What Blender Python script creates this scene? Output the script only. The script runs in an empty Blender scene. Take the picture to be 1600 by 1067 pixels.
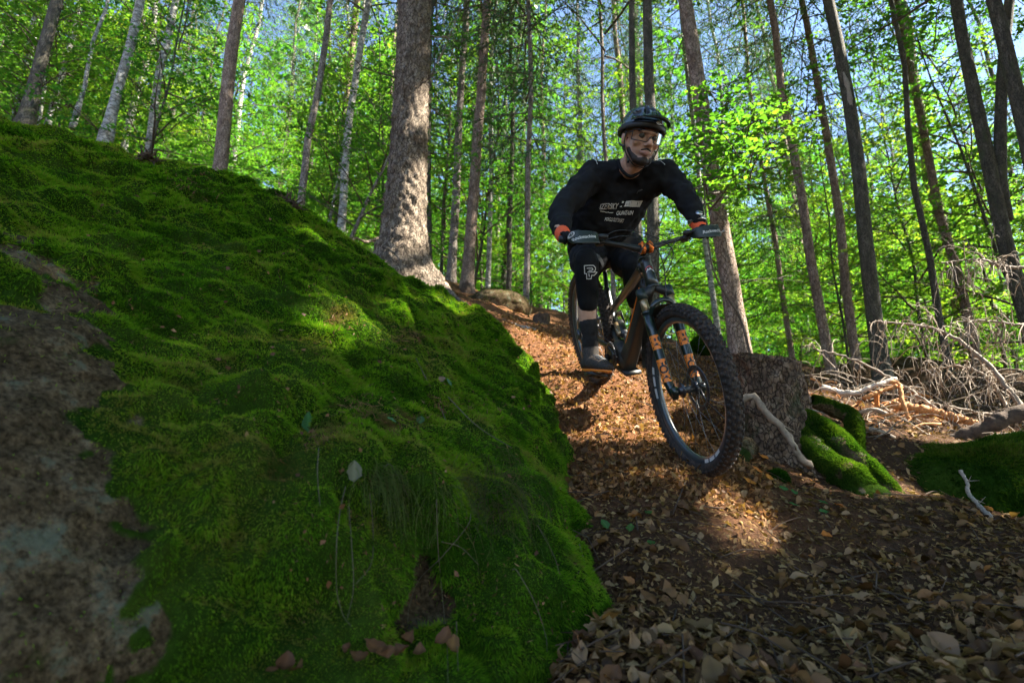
import bpy, math, random
import numpy as np
from mathutils import Vector, Matrix
from mathutils.bvhtree import BVHTree
rng = np.random.default_rng(7)
random.seed(7)
scene = bpy.context.scene
COL = scene.collection
RAD = math.radians
A = np.array

# ------------------------------------------------------------------ camera, sky, sun, exposure
PITCH, ROLL, FPX = RAD(14.5), RAD(0.8), 889.0          # FPX: focal length in pixels of the 1600 px wide photograph
_F = A([0, math.cos(PITCH), math.sin(PITCH)]); _U = A([0, -math.sin(PITCH), math.cos(PITCH)]); _R = A([1.0, 0, 0])
CR = _R * math.cos(ROLL) + _U * math.sin(ROLL)
CU = _U * math.cos(ROLL) - _R * math.sin(ROLL)
cam = bpy.data.objects.new('camera', bpy.data.cameras.new('camera'))
COL.objects.link(cam)
cam.data.sensor_width = 36.0
cam.data.lens = 36.0 * FPX / 1600
cam.data.clip_start = 0.02
cam.data.clip_end = 3000
cam.matrix_world = Matrix(((CR[0], CU[0], -_F[0], 0), (CR[1], CU[1], -_F[1], 0), (CR[2], CU[2], -_F[2], 0), (0, 0, 0, 1)))
cam.data.dof.use_dof = True
cam.data.dof.focus_distance = 2.6
cam.data.dof.aperture_fstop = 3.4
scene.camera = cam

SUN_AZ, SUN_EL = RAD(93), RAD(46)      # azimuth from the view direction (+Y) towards the right (+X)
SUN = A([math.sin(SUN_AZ) * math.cos(SUN_EL), math.cos(SUN_AZ) * math.cos(SUN_EL), math.sin(SUN_EL)])
world = bpy.data.worlds.new('World'); scene.world = world; world.use_nodes = True
wn = world.node_tree
sky = wn.nodes.new('ShaderNodeTexSky'); sky.sky_type = 'NISHITA'; sky.sun_disc = False
sky.sun_elevation = SUN_EL; sky.sun_rotation = SUN_AZ
sky.air_density = 0.9; sky.dust_density = 0.4; sky.ozone_density = 2.2
wn.links.new(sky.outputs[0], wn.nodes['Background'].inputs[0])
wn.nodes['Background'].inputs[1].default_value = 0.075
sl = bpy.data.lights.new('sun', 'SUN'); sl.energy = 5.0; sl.angle = RAD(0.6); sl.color = (1.0, 0.93, 0.80)
so = bpy.data.objects.new('sun', sl); COL.objects.link(so)
so.rotation_euler = Vector(-SUN).to_track_quat('-Z', 'Y').to_euler()
vs = scene.view_settings
vs.view_transform = 'Standard'; vs.look = 'None'; vs.gamma = 1.0; vs.exposure = 2.65; vs.use_curve_mapping = False
cy = scene.cycles
cy.max_bounces = 5; cy.diffuse_bounces = 3; cy.glossy_bounces = 2; cy.transmission_bounces = 3; cy.transparent_max_bounces = 6
cy.caustics_reflective = False; cy.caustics_refractive = False
cy.sample_clamp_indirect = 4.0
cy.use_adaptive_sampling = True; cy.adaptive_threshold = 0.03

def P(px, py, Y):
    """World point at forward distance Y seen at pixel (px, py) of the 1600 x 1067 photograph."""
    d = (px - 800) / FPX * CR + (533.5 - py) / FPX * CU + _F
    return d * (Y / d[1])
def proj(p):
    p = np.asarray(p, float); w = p @ _F
    return np.stack([800 + FPX * (p @ CR) / w, 533.5 - FPX * (p @ CU) / w, w], -1)

# ------------------------------------------------------------------ helpers
def nrm(v):
    v = np.asarray(v, float)
    if v.ndim == 1: return v / max(math.sqrt(v[0] * v[0] + v[1] * v[1] + (v[2] * v[2] if len(v) > 2 else 0.0)), 1e-12)
    return v / np.maximum(np.sqrt((v * v).sum(-1, keepdims=True)), 1e-12)

def mesh_data(name, V, Fs, col=None, smooth=True, mi=None, sharp=None):
    V = np.asarray(V, np.float32).reshape(-1, 3)
    Fs = [np.asarray(f, np.int32) for f in Fs if len(f)]
    me = bpy.data.meshes.new(name)
    loops = np.concatenate([f.ravel() for f in Fs]); tot = np.concatenate([np.full(len(f), f.shape[1], np.int32) for f in Fs])
    st = np.concatenate([[0], np.cumsum(tot)[:-1]]).astype(np.int32)
    me.vertices.add(len(V)); me.loops.add(len(loops)); me.polygons.add(len(tot))
    me.vertices.foreach_set('co', V.ravel()); me.loops.foreach_set('vertex_index', loops); me.polygons.foreach_set('loop_start', st)
    if smooth: me.polygons.foreach_set('use_smooth', np.ones(len(tot), bool))
    if mi is not None: me.polygons.foreach_set('material_index', np.asarray(mi, np.int32))
    if col is not None:
        at = me.attributes.new('col', 'FLOAT_COLOR', 'POINT')
        c = np.ones((len(V), 4), np.float32); c[:, :3] = col; at.data.foreach_set('color', c.ravel())
    me.update(calc_edges=True)
    return me

class MB:
    """Collects shapes; build() links them as one mesh object."""
    def __init__(s): s.V, s.F3, s.F4, s.C, s.n = [], [], [], [], 0; s.m3, s.m4 = [], []
    def add(s, V, Fs, col=None, mi=0):
        V = np.asarray(V, float).reshape(-1, 3)
        for f in Fs:
            f = np.asarray(f, np.int64)
            if not len(f): continue
            if f.shape[1] == 3: s.F3.append(f + s.n); s.m3.append(np.full(len(f), mi))
            else: s.F4.append(f + s.n); s.m4.append(np.full(len(f), mi))
        c = np.ones((len(V), 3)) if col is None else np.broadcast_to(np.asarray(col, float), (len(V), 3))
        s.V.append(V); s.C.append(c); s.n += len(V); return s
    def arrays(s):
        Fs = []; mi = []
        if s.F3: Fs.append(np.concatenate(s.F3)); mi.append(np.concatenate(s.m3))
        if s.F4: Fs.append(np.concatenate(s.F4)); mi.append(np.concatenate(s.m4))
        return np.concatenate(s.V), Fs, np.concatenate(s.C), np.concatenate(mi)
    def data(s, name, smooth=True):
        V, Fs, C, mi = s.arrays(); return mesh_data(name, V, Fs, C, smooth, mi)
    def build(s, name, mats, parent=None, smooth=True):
        return link(name, s.data(name, smooth), mats, parent)

def link(name, me, mats=None, parent=None, loc=None):
    o = bpy.data.objects.new(name, me); COL.objects.link(o)
    if mats is not None:
        for m in (mats if isinstance(mats, (list, tuple)) else [mats]):
            me.materials.append(m)
    if parent is not None: adopt(o, parent)
    if loc is not None: o.location = loc
    return o
def world_of(o):
    m = o.matrix_basis.copy()
    return m if o.parent is None else world_of(o.parent) @ o.matrix_parent_inverse @ m
def adopt(o, parent):
    """Parent o and keep it where it is in the world."""
    o.parent = parent; o.matrix_parent_inverse = world_of(parent).inverted()
def tag(o, label=None, cat=None, group=None, kind=None):
    if label: o['label'] = label
    if cat: o['category'] = cat
    if group: o['group'] = group
    if kind: o['kind'] = kind
    return o
def empty(name, loc=(0, 0, 0), label=None, cat=None, group=None):
    o = bpy.data.objects.new(name, None); COL.objects.link(o); o.location = tuple(map(float, loc)); o.empty_display_size = 0.1
    return tag(o, label, cat, group)
def copy_tree(o, parent=None):
    c = o.copy(); COL.objects.link(c); c.parent = parent
    for ch in o.children: copy_tree(ch, c)
    return c

def frames(path, up=None):
    path = np.asarray(path, float); T = nrm(np.gradient(path, axis=0))
    N = np.zeros_like(T)
    u = A([0.0, 0, 1]) if up is None else np.asarray(up, float)
    if abs(T[0] @ u) > 0.95: u = A([1.0, 0, 0]) if abs(T[0][0]) < 0.9 else A([0, 1.0, 0])
    N[0] = nrm(u - T[0] * (u @ T[0]))
    for i in range(1, len(T)):
        if up is not None and abs(T[i] @ u) < 0.98: N[i] = nrm(u - T[i] * (u @ T[i]))
        else: N[i] = nrm(N[i - 1] - T[i] * (N[i - 1] @ T[i]))
    return T, N, np.cross(T, N)
def tube(path, rad, seg=8, cap=True, rad2=None, up=None, power=None):
    """Tube along path; rad along the up-ish normal, rad2 across; power>2 squares the section."""
    path = np.asarray(path, float); n = len(path)
    r1 = np.broadcast_to(np.asarray(rad, float), (n,)); r2 = r1 if rad2 is None else np.broadcast_to(np.asarray(rad2, float), (n,))
    T, N, B = frames(path, up)
    a = np.linspace(0, 2 * np.pi, seg, endpoint=False); c, s = np.cos(a), np.sin(a)
    if power: c, s = np.sign(c) * np.abs(c) ** (2 / power), np.sign(s) * np.abs(s) ** (2 / power)
    V = path[:, None] + N[:, None] * (r1[:, None] * c)[..., None] + B[:, None] * (r2[:, None] * s)[..., None]
    V = V.reshape(-1, 3)
    i = np.arange(n - 1)[:, None] * seg; j = np.arange(seg)[None]; k = (j + 1) % seg
    Q = np.stack([i + j, i + k, i + seg + k, i + seg + j], -1).reshape(-1, 4)
    Fs = [Q]
    if cap:
        V = np.concatenate([V, path[:1], path[-1:]]); b = n * seg; j = np.arange(seg); k = (j + 1) % seg
        Fs.append(np.concatenate([np.stack([k, j, np.full(seg, b)], -1), np.stack([b - seg + j, b - seg + k, np.full(seg, b + 1)], -1)]))
    return V, Fs
def spline(pts, n):
    """Catmull-Rom through pts (k,d) sampled at n points."""
    p = np.asarray(pts, float); k = len(p)
    if k == 2: return p[0] + (p[1] - p[0]) * np.linspace(0, 1, n)[:, None]
    e = np.concatenate([[2 * p[0] - p[1]], p, [2 * p[-1] - p[-2]]])
    t = np.linspace(0, k - 1, n); i = np.minimum(t.astype(int), k - 2); f = (t - i)[:, None]
    a, b, c, d = e[i], e[i + 1], e[i + 2], e[i + 3]
    return 0.5 * (2 * b + (c - a) * f + (2 * a - 5 * b + 4 * c - d) * f ** 2 + (3 * b - a - 3 * c + d) * f ** 3)
def rod(a, b, r, seg=8, r2=None):
    return tube(np.stack([A(a, float), A(b, float)]), [r, r if r2 is None else r2], seg)
def capsule(pts, rads, seg=14, sub=None, rad2=None, up=None):
    """Rounded tapered limb through pts, closed with domes."""
    pts = np.asarray(pts, float); rads = np.asarray(rads, float)
    n = sub or max(8, 6 * len(pts))
    p = spline(pts, n); r = np.interp(np.linspace(0, len(pts) - 1, n), np.arange(len(pts)), rads)
    q = None if rad2 is None else np.interp(np.linspace(0, len(pts) - 1, n), np.arange(len(pts)), rad2)
    t0 = nrm(p[0] - p[1]); t1 = nrm(p[-1] - p[-2]); th = A([80, 55, 30]) * np.pi / 180
    pre = [p[0] + t0 * r[0] * math.sin(x) for x in th]; post = [p[-1] + t1 * r[-1] * math.sin(x) for x in th[::-1]]
    rr = np.concatenate([r[0] * np.cos(th), r, r[-1] * np.cos(th[::-1])])
    qq = None if q is None else np.concatenate([q[0] * np.cos(th), q, q[-1] * np.cos(th[::-1])])
    return tube(np.concatenate([pre, p, post]), rr, seg, True, qq, up)
def ellipsoid(c, ax, seg=16, rings=10):
    """ax: 3x3 rows = half-axes vectors."""
    ax = np.asarray(ax, float); u = np.linspace(0, 2 * np.pi, seg, endpoint=False); v = np.linspace(0, np.pi, rings + 2)[1:-1]
    D = np.stack([np.sin(v)[:, None] * np.cos(u), np.sin(v)[:, None] * np.sin(u), np.cos(v)[:, None] * np.ones(seg)], -1).reshape(-1, 3)
    D = np.concatenate([D, [[0, 0, 1], [0, 0, -1]]]); V = A(c) + D @ ax
    i = np.arange(rings - 1)[:, None] * seg; j = np.arange(seg)[None]; k = (j + 1) % seg
    Q = np.stack([i + j, i + seg + j, i + seg + k, i + k], -1).reshape(-1, 4)
    j = np.arange(seg); k = (j + 1) % seg; b = rings * seg
    T = np.concatenate([np.stack([j, k, np.full(seg, b)], -1), np.stack([b - seg + k, b - seg + j, np.full(seg, b + 1)], -1)])
    return V, [Q, T]
def box(c, ax):
    """ax rows are half-extent vectors."""
    s = A([[-1, -1, -1], [1, -1, -1], [1, 1, -1], [-1, 1, -1], [-1, -1, 1], [1, -1, 1], [1, 1, 1], [-1, 1, 1]], float)
    return A(c) + s @ np.asarray(ax, float), [A([[0, 3, 2, 1], [4, 5, 6, 7], [0, 1, 5, 4], [1, 2, 6, 5], [2, 3, 7, 6], [3, 0, 4, 7]])]
def ring_torus(c, ax_n, e1, R, prof, seg=64):
    """Sweep a closed profile (radial, axial) round axis ax_n through c."""
    e1 = nrm(e1); n = nrm(ax_n); e2 = np.cross(n, e1); prof = np.asarray(prof, float); m = len(prof)
    a = np.linspace(0, 2 * np.pi, seg, endpoint=False)
    rad = e1 * np.cos(a)[:, None] + e2 * np.sin(a)[:, None]
    V = A(c) + rad[:, None] * (R + prof[:, 0])[None, :, None] + n * prof[:, 1][None, :, None]
    i = np.arange(seg)[:, None]; j = np.arange(m)[None]; k = (j + 1) % m; i2 = (i + 1) % seg
    Q = np.stack([i * m + j, i2 * m + j, i2 * m + k, i * m + k], -1).reshape(-1, 4)
    return V.reshape(-1, 3), [Q]
def bake(o, mods):
    """Apply modifiers given as (type, props) and return the object with plain mesh data."""
    for t, pr in mods:
        m = o.modifiers.new(t, t)
        for k, v in pr.items(): setattr(m, k, v)
    dg = bpy.context.evaluated_depsgraph_get()
    me = bpy.data.meshes.new_from_object(o.evaluated_get(dg)); o.modifiers.clear(); old = o.data; o.data = me
    bpy.data.meshes.remove(old); return o
def blob(name, shapes, mat, parent, voxel=0.008, smooth=4, disp=None):
    """Fuse closed shapes into one continuous skin."""
    mb = MB()
    for V, Fs in shapes: mb.add(V, Fs)
    V, Fs, C, mi = mb.arrays()
    o = link(name, mesh_data(name, V, Fs), mat)
    mods = [('REMESH', dict(mode='VOXEL', voxel_size=voxel, use_smooth_shade=True)), ('SMOOTH', dict(factor=0.5, iterations=smooth))]
    if disp:
        for sc_, st_ in disp:
            tx = bpy.data.textures.new('fold', 'CLOUDS'); tx.noise_scale = sc_; tx.noise_depth = 1
            mods.append(('DISPLACE', dict(texture=tx, strength=st_, mid_level=0.5, texture_coords='GLOBAL')))
    bake(o, mods); o.data.materials.clear(); o.data.materials.append(mat)
    o.data.polygons.foreach_set('use_smooth', np.ones(len(o.data.polygons), bool))
    if parent is not None: adopt(o, parent)
    return o
def bvh_of(o):
    me = o.data; V = np.empty(len(me.vertices) * 3); me.vertices.foreach_get('co', V)
    return BVHTree.FromPolygons(V.reshape(-1, 3).tolist(), [list(p.vertices) for p in me.polygons])
def text_arrays(s, size, shear=0.0, bold=0.0, space=1.0):
    cu = bpy.data.curves.new('lettering', 'FONT'); cu.body = s; cu.size = size; cu.shear = shear; cu.offset = bold; cu.space_character = space
    cu.align_x = 'CENTER'; cu.align_y = 'CENTER'; cu.resolution_u = 3
    o = bpy.data.objects.new('lettering', cu); COL.objects.link(o)
    dg = bpy.context.evaluated_depsgraph_get(); me = bpy.data.meshes.new_from_object(o.evaluated_get(dg))
    V = np.empty(len(me.vertices) * 3); me.vertices.foreach_get('co', V)
    F = [list(p.vertices) for p in me.polygons]
    bpy.data.objects.remove(o); bpy.data.curves.remove(cu); bpy.data.meshes.remove(me)
    T = []
    for f in F:
        for i in range(1, len(f) - 1): T.append([f[0], f[i], f[i + 1]])
    return V.reshape(-1, 3), [A(T)]
def decal(V2, c, ex, ey, bvh, off=0.0015, reach=0.25):
    """Lay flat shape V2 (x, y) on a surface: cast along -(ex x ey) from in front of it."""
    n = np.cross(ex, ey); out = []
    for v in V2:
        p = A(c) + v[0] * A(ex) + v[1] * A(ey)
        h = bvh.ray_cast(Vector(p + n * reach), Vector(-n), reach * 2.5)
        out.append(A(h[0]) + n * off if h[0] is not None else p)
    return A(out)
def noise1(x, seed=0):
    r = np.random.default_rng(seed); k = r.uniform(0.6, 1.6, 5) * A([1, 2.1, 4.3, 8.7, 17]); ph = r.uniform(0, 6.28, 5)
    return sum(np.sin(x * k[i] + ph[i]) / 1.7 ** i for i in range(5)) / 2
def _h(ix, iy, iz, seed):
    h = (ix.astype(np.int64) * 374761393 + iy.astype(np.int64) * 668265263 + iz.astype(np.int64) * 2147483647 + seed * 974711) & 0x7fffffff
    h = ((h ^ (h >> 13)) * 1274126177) & 0x7fffffff
    return ((h ^ (h >> 16)) & 0xffff) / 65535.0
def vnoise(p, scale=1.0, seed=0, octaves=3):
    """Value noise in -1..1 at points p (n,3)."""
    p = np.asarray(p, float) * scale; out = np.zeros(len(p)); amp, tot = 1.0, 0.0
    for o in range(octaves):
        i = np.floor(p).astype(np.int64); f = p - i; f = f * f * (3 - 2 * f); s = 0
        for dx in (0, 1):
            for dy in (0, 1):
                for dz in (0, 1):
                    w = np.where(dx, f[:, 0], 1 - f[:, 0]) * np.where(dy, f[:, 1], 1 - f[:, 1]) * np.where(dz, f[:, 2], 1 - f[:, 2])
                    s = s + w * _h(i[:, 0] + dx, i[:, 1] + dy, i[:, 2] + dz, seed + o * 31)
        out += amp * (s * 2 - 1); tot += amp; amp *= 0.5; p = p * 2.03 + 11.7
    return out / tot
def cells(p, scale, seed=0):
    """Distance to the nearest of one random point per cell (0 at the point, about 1 at the seams)."""
    p = np.asarray(p, float) * scale; i = np.floor(p).astype(np.int64); best = np.full(len(p), 9.0)
    for dx in (-1, 0, 1):
        for dy in (-1, 0, 1):
            for dz in (-1, 0, 1):
                c = i + A([dx, dy, dz]); f = np.stack([_h(c[:, 0], c[:, 1], c[:, 2], seed + k * 17) for k in range(3)], 1)
                best = np.minimum(best, ((c + f - p) ** 2).sum(1))
    return np.sqrt(best)
def tps_fit(X, y, lam=1e-3):
    X = np.asarray(X, float); n = len(X); d = np.linalg.norm(X[:, None] - X[None], axis=-1)
    K = d * d * np.log(d + 1e-9) + lam * np.eye(n); Q = np.c_[np.ones(n), X]
    M = np.block([[K, Q], [Q.T, np.zeros((3, 3))]]); w = np.linalg.solve(M, np.r_[y, 0, 0, 0]); return X, w
def tps_eval(fit, q):
    X, w = fit; q = np.asarray(q, float); out = np.empty(len(q))
    for s in range(0, len(q), 20000):
        b = q[s:s + 20000]; d = np.linalg.norm(b[:, None] - X[None], axis=-1)
        out[s:s + 20000] = (d * d * np.log(d + 1e-9)) @ w[:-3] + w[-3] + b @ w[-2:]
    return out
def grid_faces(nu, nv):
    i = np.arange(nu - 1)[:, None] * nv; j = np.arange(nv - 1)[None]
    return np.stack([i + j, i + j + 1, i + nv + j + 1, i + nv + j], -1).reshape(-1, 4)
# ------------------------------------------------------------------ materials
def new_mat(name):
    m = bpy.data.materials.new(name); m.use_nodes = True; nt = m.node_tree
    return m, nt, nt.nodes['Principled BSDF'], nt.nodes['Material Output']
def nd(nt, t, **kw):
    n = nt.nodes.new(t)
    for k, v in kw.items():
        if k.startswith('i_'): n.inputs[k[2:].replace('_', ' ')].default_value = v
        else: setattr(n, k, v)
    return n
def ramp(nt, fac, stops):
    r = nt.nodes.new('ShaderNodeValToRGB'); e = r.color_ramp.elements
    while len(e) < len(stops): e.new(0.5)
    for x, (p, c) in zip(e, stops): x.position = p; x.color = (*c, 1)
    nt.links.new(fac, r.inputs[0]); return r.outputs[0]
def mixc(nt, f, a, b, mode='MIX'):
    m = nt.nodes.new('ShaderNodeMix'); m.data_type = 'RGBA'; m.blend_type = mode
    for s, v in ((m.inputs[0], f), (m.inputs[6], a), (m.inputs[7], b)):
        if hasattr(v, 'is_linked') or hasattr(v, 'links'): nt.links.new(v, s)
        else: s.default_value = v if isinstance(v, (int, float)) else (*v, 1)
    return m.outputs[2]
def noise(nt, scale, detail=4, vec=None, rough=0.55, dist=0.0):
    n = nt.nodes.new('ShaderNodeTexNoise'); n.inputs['Scale'].default_value = scale; n.inputs['Detail'].default_value = detail
    n.inputs['Roughness'].default_value = rough; n.inputs['Distortion'].default_value = dist
    if vec is not None: nt.links.new(vec, n.inputs['Vector'])
    return n.outputs['Fac']
def coords(nt, scale=(1, 1, 1), kind='Object'):
    t = nt.nodes.new('ShaderNodeTexCoord'); m = nt.nodes.new('ShaderNodeMapping'); m.inputs['Scale'].default_value = scale
    nt.links.new(t.outputs[kind], m.inputs['Vector']); return m.outputs[0]
def bump(nt, b, h, strength=0.5, dist=0.01, prev=None):
    n = nt.nodes.new('ShaderNodeBump'); n.inputs['Strength'].default_value = strength; n.inputs['Distance'].default_value = dist
    nt.links.new(h, n.inputs['Height'])
    if prev is not None: nt.links.new(prev, n.inputs['Normal'])
    if b is not None: nt.links.new(n.outputs[0], b.inputs['Normal'])
    return n.outputs[0]
def vcol(nt):
    a = nt.nodes.new('ShaderNodeAttribute'); a.attribute_name = 'col'; return a.outputs['Color']

def simple(name, color, rough=0.5, metal=0.0, noise_amt=0.0, nscale=40, spec=0.5, bumpd=0.0, coat=0.0, dust=None):
    m, nt, b, out = new_mat(name)
    b.inputs['Roughness'].default_value = rough; b.inputs['Metallic'].default_value = metal
    b.inputs['Specular IOR Level'].default_value = spec; b.inputs['Coat Weight'].default_value = coat
    b.inputs['Base Color'].default_value = (*color, 1)
    c = None
    if noise_amt:
        f = noise(nt, nscale, 5)
        c = ramp(nt, f, [(0.3, tuple(x * (1 - noise_amt) for x in color)), (0.7, tuple(min(1, x * (1 + noise_amt)) for x in color))])
    if dust:
        f = noise(nt, dust[1], 6, rough=0.7); k = nt.nodes.new('ShaderNodeMapRange'); k.inputs[1].default_value = dust[2]; k.inputs[2].default_value = dust[2] + 0.25
        nt.links.new(f, k.inputs[0]); c = mixc(nt, k.outputs[0], c if c is not None else color, dust[0])
    if c is not None: nt.links.new(c, b.inputs['Base Color'])
    if bumpd: bump(nt, b, noise(nt, nscale * 2, 4), 0.6, bumpd)
    return m

def leaf_mat(name, tint=(1, 1, 1), trans=0.5, rough=0.45, spec=0.05, through=(1.5, 1.75, 0.8)):
    """Thin leaf: diffuse + gloss on the face, coloured light through it; colour from the mesh, varied from tree to tree."""
    m, nt, b, out = new_mat(name); nt.nodes.remove(b)
    oi = nt.nodes.new('ShaderNodeObjectInfo')
    hs = nt.nodes.new('ShaderNodeHueSaturation'); mr = nd(nt, 'ShaderNodeMapRange'); mr.inputs[3].default_value = 0.488; mr.inputs[4].default_value = 0.512
    nt.links.new(oi.outputs['Random'], mr.inputs[0]); nt.links.new(mr.outputs[0], hs.inputs['Hue'])
    c = mixc(nt, 1.0, vcol(nt), tint, 'MULTIPLY'); nt.links.new(c, hs.inputs['Color'])
    df = nt.nodes.new('ShaderNodeBsdfDiffuse'); nt.links.new(hs.outputs[0], df.inputs[0])
    t = nt.nodes.new('ShaderNodeBsdfTranslucent'); tc = mixc(nt, 1.0, hs.outputs[0], through, 'MULTIPLY'); nt.links.new(tc, t.inputs[0])
    mx = nt.nodes.new('ShaderNodeMixShader'); mx.inputs[0].default_value = trans
    nt.links.new(df.outputs[0], mx.inputs[1]); nt.links.new(t.outputs[0], mx.inputs[2]); last = mx.outputs[0]
    if spec:
        g = nt.nodes.new('ShaderNodeBsdfGlossy'); g.inputs['Roughness'].default_value = rough; g.inputs[0].default_value = (1, 1, 1, 1)
        m2 = nt.nodes.new('ShaderNodeMixShader'); m2.inputs[0].default_value = spec; nt.links.new(last, m2.inputs[1]); nt.links.new(g.outputs[0], m2.inputs[2]); last = m2.outputs[0]
    nt.links.new(last, out.inputs[0]); return m
def bark_mat(name, dark, mid, light, scale=(9, 9, 3), flake=1.0, lichen=None, bd=0.012):
    m, nt, b, out = new_mat(name)
    v = coords(nt, scale)
    w = nt.nodes.new('ShaderNodeTexVoronoi'); w.feature = 'DISTANCE_TO_EDGE'; w.inputs['Scale'].default_value = 3.2 * flake
    nv = nt.nodes.new('ShaderNodeTexNoise'); nv.inputs['Scale'].default_value = 2.0; nt.links.new(v, nv.inputs['Vector'])
    vm = nt.nodes.new('ShaderNodeVectorMath'); vm.operation = 'MULTIPLY_ADD'; vm.inputs[1].default_value = (0.6, 0.6, 0.6)
    nt.links.new(nv.outputs['Color'], vm.inputs[0]); nt.links.new(v, vm.inputs[2]); nt.links.new(vm.outputs[0], w.inputs['Vector'])
    n1 = noise(nt, 1.4, 7, v, 0.65); n2 = noise(nt, 14, 5, v, 0.7)
    c = ramp(nt, n1, [(0.3, dark), (0.5, mid), (0.72, light)])
    k = nd(nt, 'ShaderNodeMapRange'); k.inputs[2].default_value = 0.12; nt.links.new(w.outputs['Distance'], k.inputs[0])
    c = mixc(nt, k.outputs[0], tuple(x * 0.75 for x in dark), c)
    c = mixc(nt, 0.35, c, ramp(nt, n2, [(0.3, (0.25, 0.25, 0.25)), (0.7, (0.85, 0.85, 0.85))]), 'OVERLAY')
    if lichen:
        ln = noise(nt, 0.55, 6, v, 0.7); lk = nd(nt, 'ShaderNodeMapRange'); lk.inputs[1].default_value = 0.55; lk.inputs[2].default_value = 0.68
        nt.links.new(ln, lk.inputs[0]); c = mixc(nt, lk.outputs[0], c, lichen)
    nt.links.new(c, b.inputs['Base Color']); b.inputs['Roughness'].default_value = 0.85; b.inputs['Specular IOR Level'].default_value = 0.25
    p = bump(nt, None, k.outputs[0], 0.8, bd); bump(nt, b, n2, 0.6, bd * 0.6, p)
    return m

M = {}
M['bark_spruce'] = bark_mat('bark_spruce', (0.10, 0.080, 0.062), (0.24, 0.20, 0.165), (0.40, 0.35, 0.30), (9, 9, 4.5), 1.0)
M['bark_big'] = bark_mat('bark_big', (0.066, 0.046, 0.031), (0.185, 0.140, 0.100), (0.34, 0.275, 0.21), (11, 11, 5), 1.15, bd=0.016)
M['bark_dark'] = bark_mat('bark_dark', (0.045, 0.040, 0.030), (0.10, 0.088, 0.066), (0.20, 0.175, 0.135), (13, 13, 4.5), 1.3, (0.085, 0.095, 0.05), 0.006)
M['bark_pale'] = bark_mat('bark_pale', (0.16, 0.15, 0.13), (0.36, 0.35, 0.31), (0.56, 0.55, 0.50), (4, 4, 7), 0.5, (0.10, 0.11, 0.07), 0.006)
M['bark_red'] = bark_mat('bark_red', (0.12, 0.080, 0.058), (0.28, 0.20, 0.15), (0.43, 0.33, 0.26), (10, 10, 5), 1.0)
M['bark_stump'] = bark_mat('bark_stump', (0.050, 0.030, 0.019), (0.135, 0.088, 0.057), (0.28, 0.20, 0.14), (12, 12, 7), 1.0, (0.05, 0.055, 0.025), 0.014)
M['twig'] = simple('twig', (0.10, 0.075, 0.055), 0.8, noise_amt=0.4, nscale=20)
M['straw'] = simple('straw', (0.085, 0.068, 0.034), 0.7, noise_amt=0.3, nscale=40)
M['spoke'] = simple('spoke', (0.16, 0.16, 0.165), 0.4, metal=0.9)
M['twig_pale'] = simple('twig_pale', (0.25, 0.19, 0.135), 0.75, noise_amt=0.45, nscale=14)
M['leaf'] = leaf_mat('leaf', trans=0.60, spec=0.035)
M['needle'] = leaf_mat('needle', trans=0.4, rough=0.55, spec=0.03)
M['plant'] = leaf_mat('plant', trans=0.4, spec=0.015)
M['moss_fibre'] = leaf_mat('moss_fibre', trans=0.35, spec=0, through=(1.25, 1.6, 0.5))
M['dry_leaf'] = leaf_mat('dry_leaf', trans=0.2, rough=0.5, spec=0.012)

# soil and crumbled mulch
m, nt, b, out = new_mat('soil'); M['soil'] = m
n1 = noise(nt, 2.2, 8, rough=0.7); n2 = noise(nt, 38, 8, rough=0.75); n3 = noise(nt, 130, 4, rough=0.7)
tc_ = nt.nodes.new('ShaderNodeTexCoord')
for n_ in [x for x in nt.nodes if x.type == 'TEX_NOISE']: nt.links.new(tc_.outputs['Object'], n_.inputs['Vector'])
c = ramp(nt, n2, [(0.3, (0.035, 0.018, 0.010)), (0.5, (0.105, 0.050, 0.022)), (0.7, (0.25, 0.125, 0.055))])
c = mixc(nt, n1, c, ramp(nt, n3, [(0.35, (0.025, 0.014, 0.008)), (0.65, (0.15, 0.082, 0.045))]))
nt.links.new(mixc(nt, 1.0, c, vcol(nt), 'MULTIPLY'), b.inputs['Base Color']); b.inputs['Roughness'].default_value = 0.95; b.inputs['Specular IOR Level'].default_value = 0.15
bump(nt, b, n3, 0.8, 0.008, bump(nt, None, n2, 0.9, 0.03))

# moss mat under the fibres, bare granite where the mesh colour says so (R: bare rock, G: brownness)
m, nt, b, out = new_mat('mossy_rock'); M['mossy_rock'] = m
v = coords(nt)
n1 = noise(nt, 3.0, 8, v, 0.7); n2 = noise(nt, 45, 6, v, 0.7); n4 = noise(nt, 9, 6, v, 0.65); n5 = noise(nt, 9, 7, v, 0.75); n6 = noise(nt, 85, 5, v, 0.75)
moss = ramp(nt, n2, [(0.3, (0.006, 0.016, 0.002)), (0.55, (0.020, 0.052, 0.005)), (0.75, (0.045, 0.10, 0.010))])
moss = mixc(nt, n4, moss, ramp(nt, n1, [(0.4, (0.010, 0.03, 0.003)), (0.7, (0.06, 0.085, 0.012))]))
rock = ramp(nt, n4, [(0.25, (0.026, 0.018, 0.009)), (0.5, (0.080, 0.057, 0.032)), (0.75, (0.155, 0.118, 0.072))])
rock = mixc(nt, 0.5, rock, ramp(nt, n2, [(0.35, (0.2, 0.2, 0.2)), (0.65, (0.8, 0.8, 0.8))]), 'OVERLAY')
vo = nt.nodes.new('ShaderNodeTexVoronoi'); vo.inputs['Scale'].default_value = 11; nt.links.new(v, vo.inputs['Vector'])
vs_ = nd(nt, 'ShaderNodeMath', operation='MULTIPLY_ADD'); vs_.inputs[1].default_value = 0.9; nt.links.new(n5, vs_.inputs[0]); nt.links.new(vo.outputs['Distance'], vs_.inputs[2])
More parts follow.
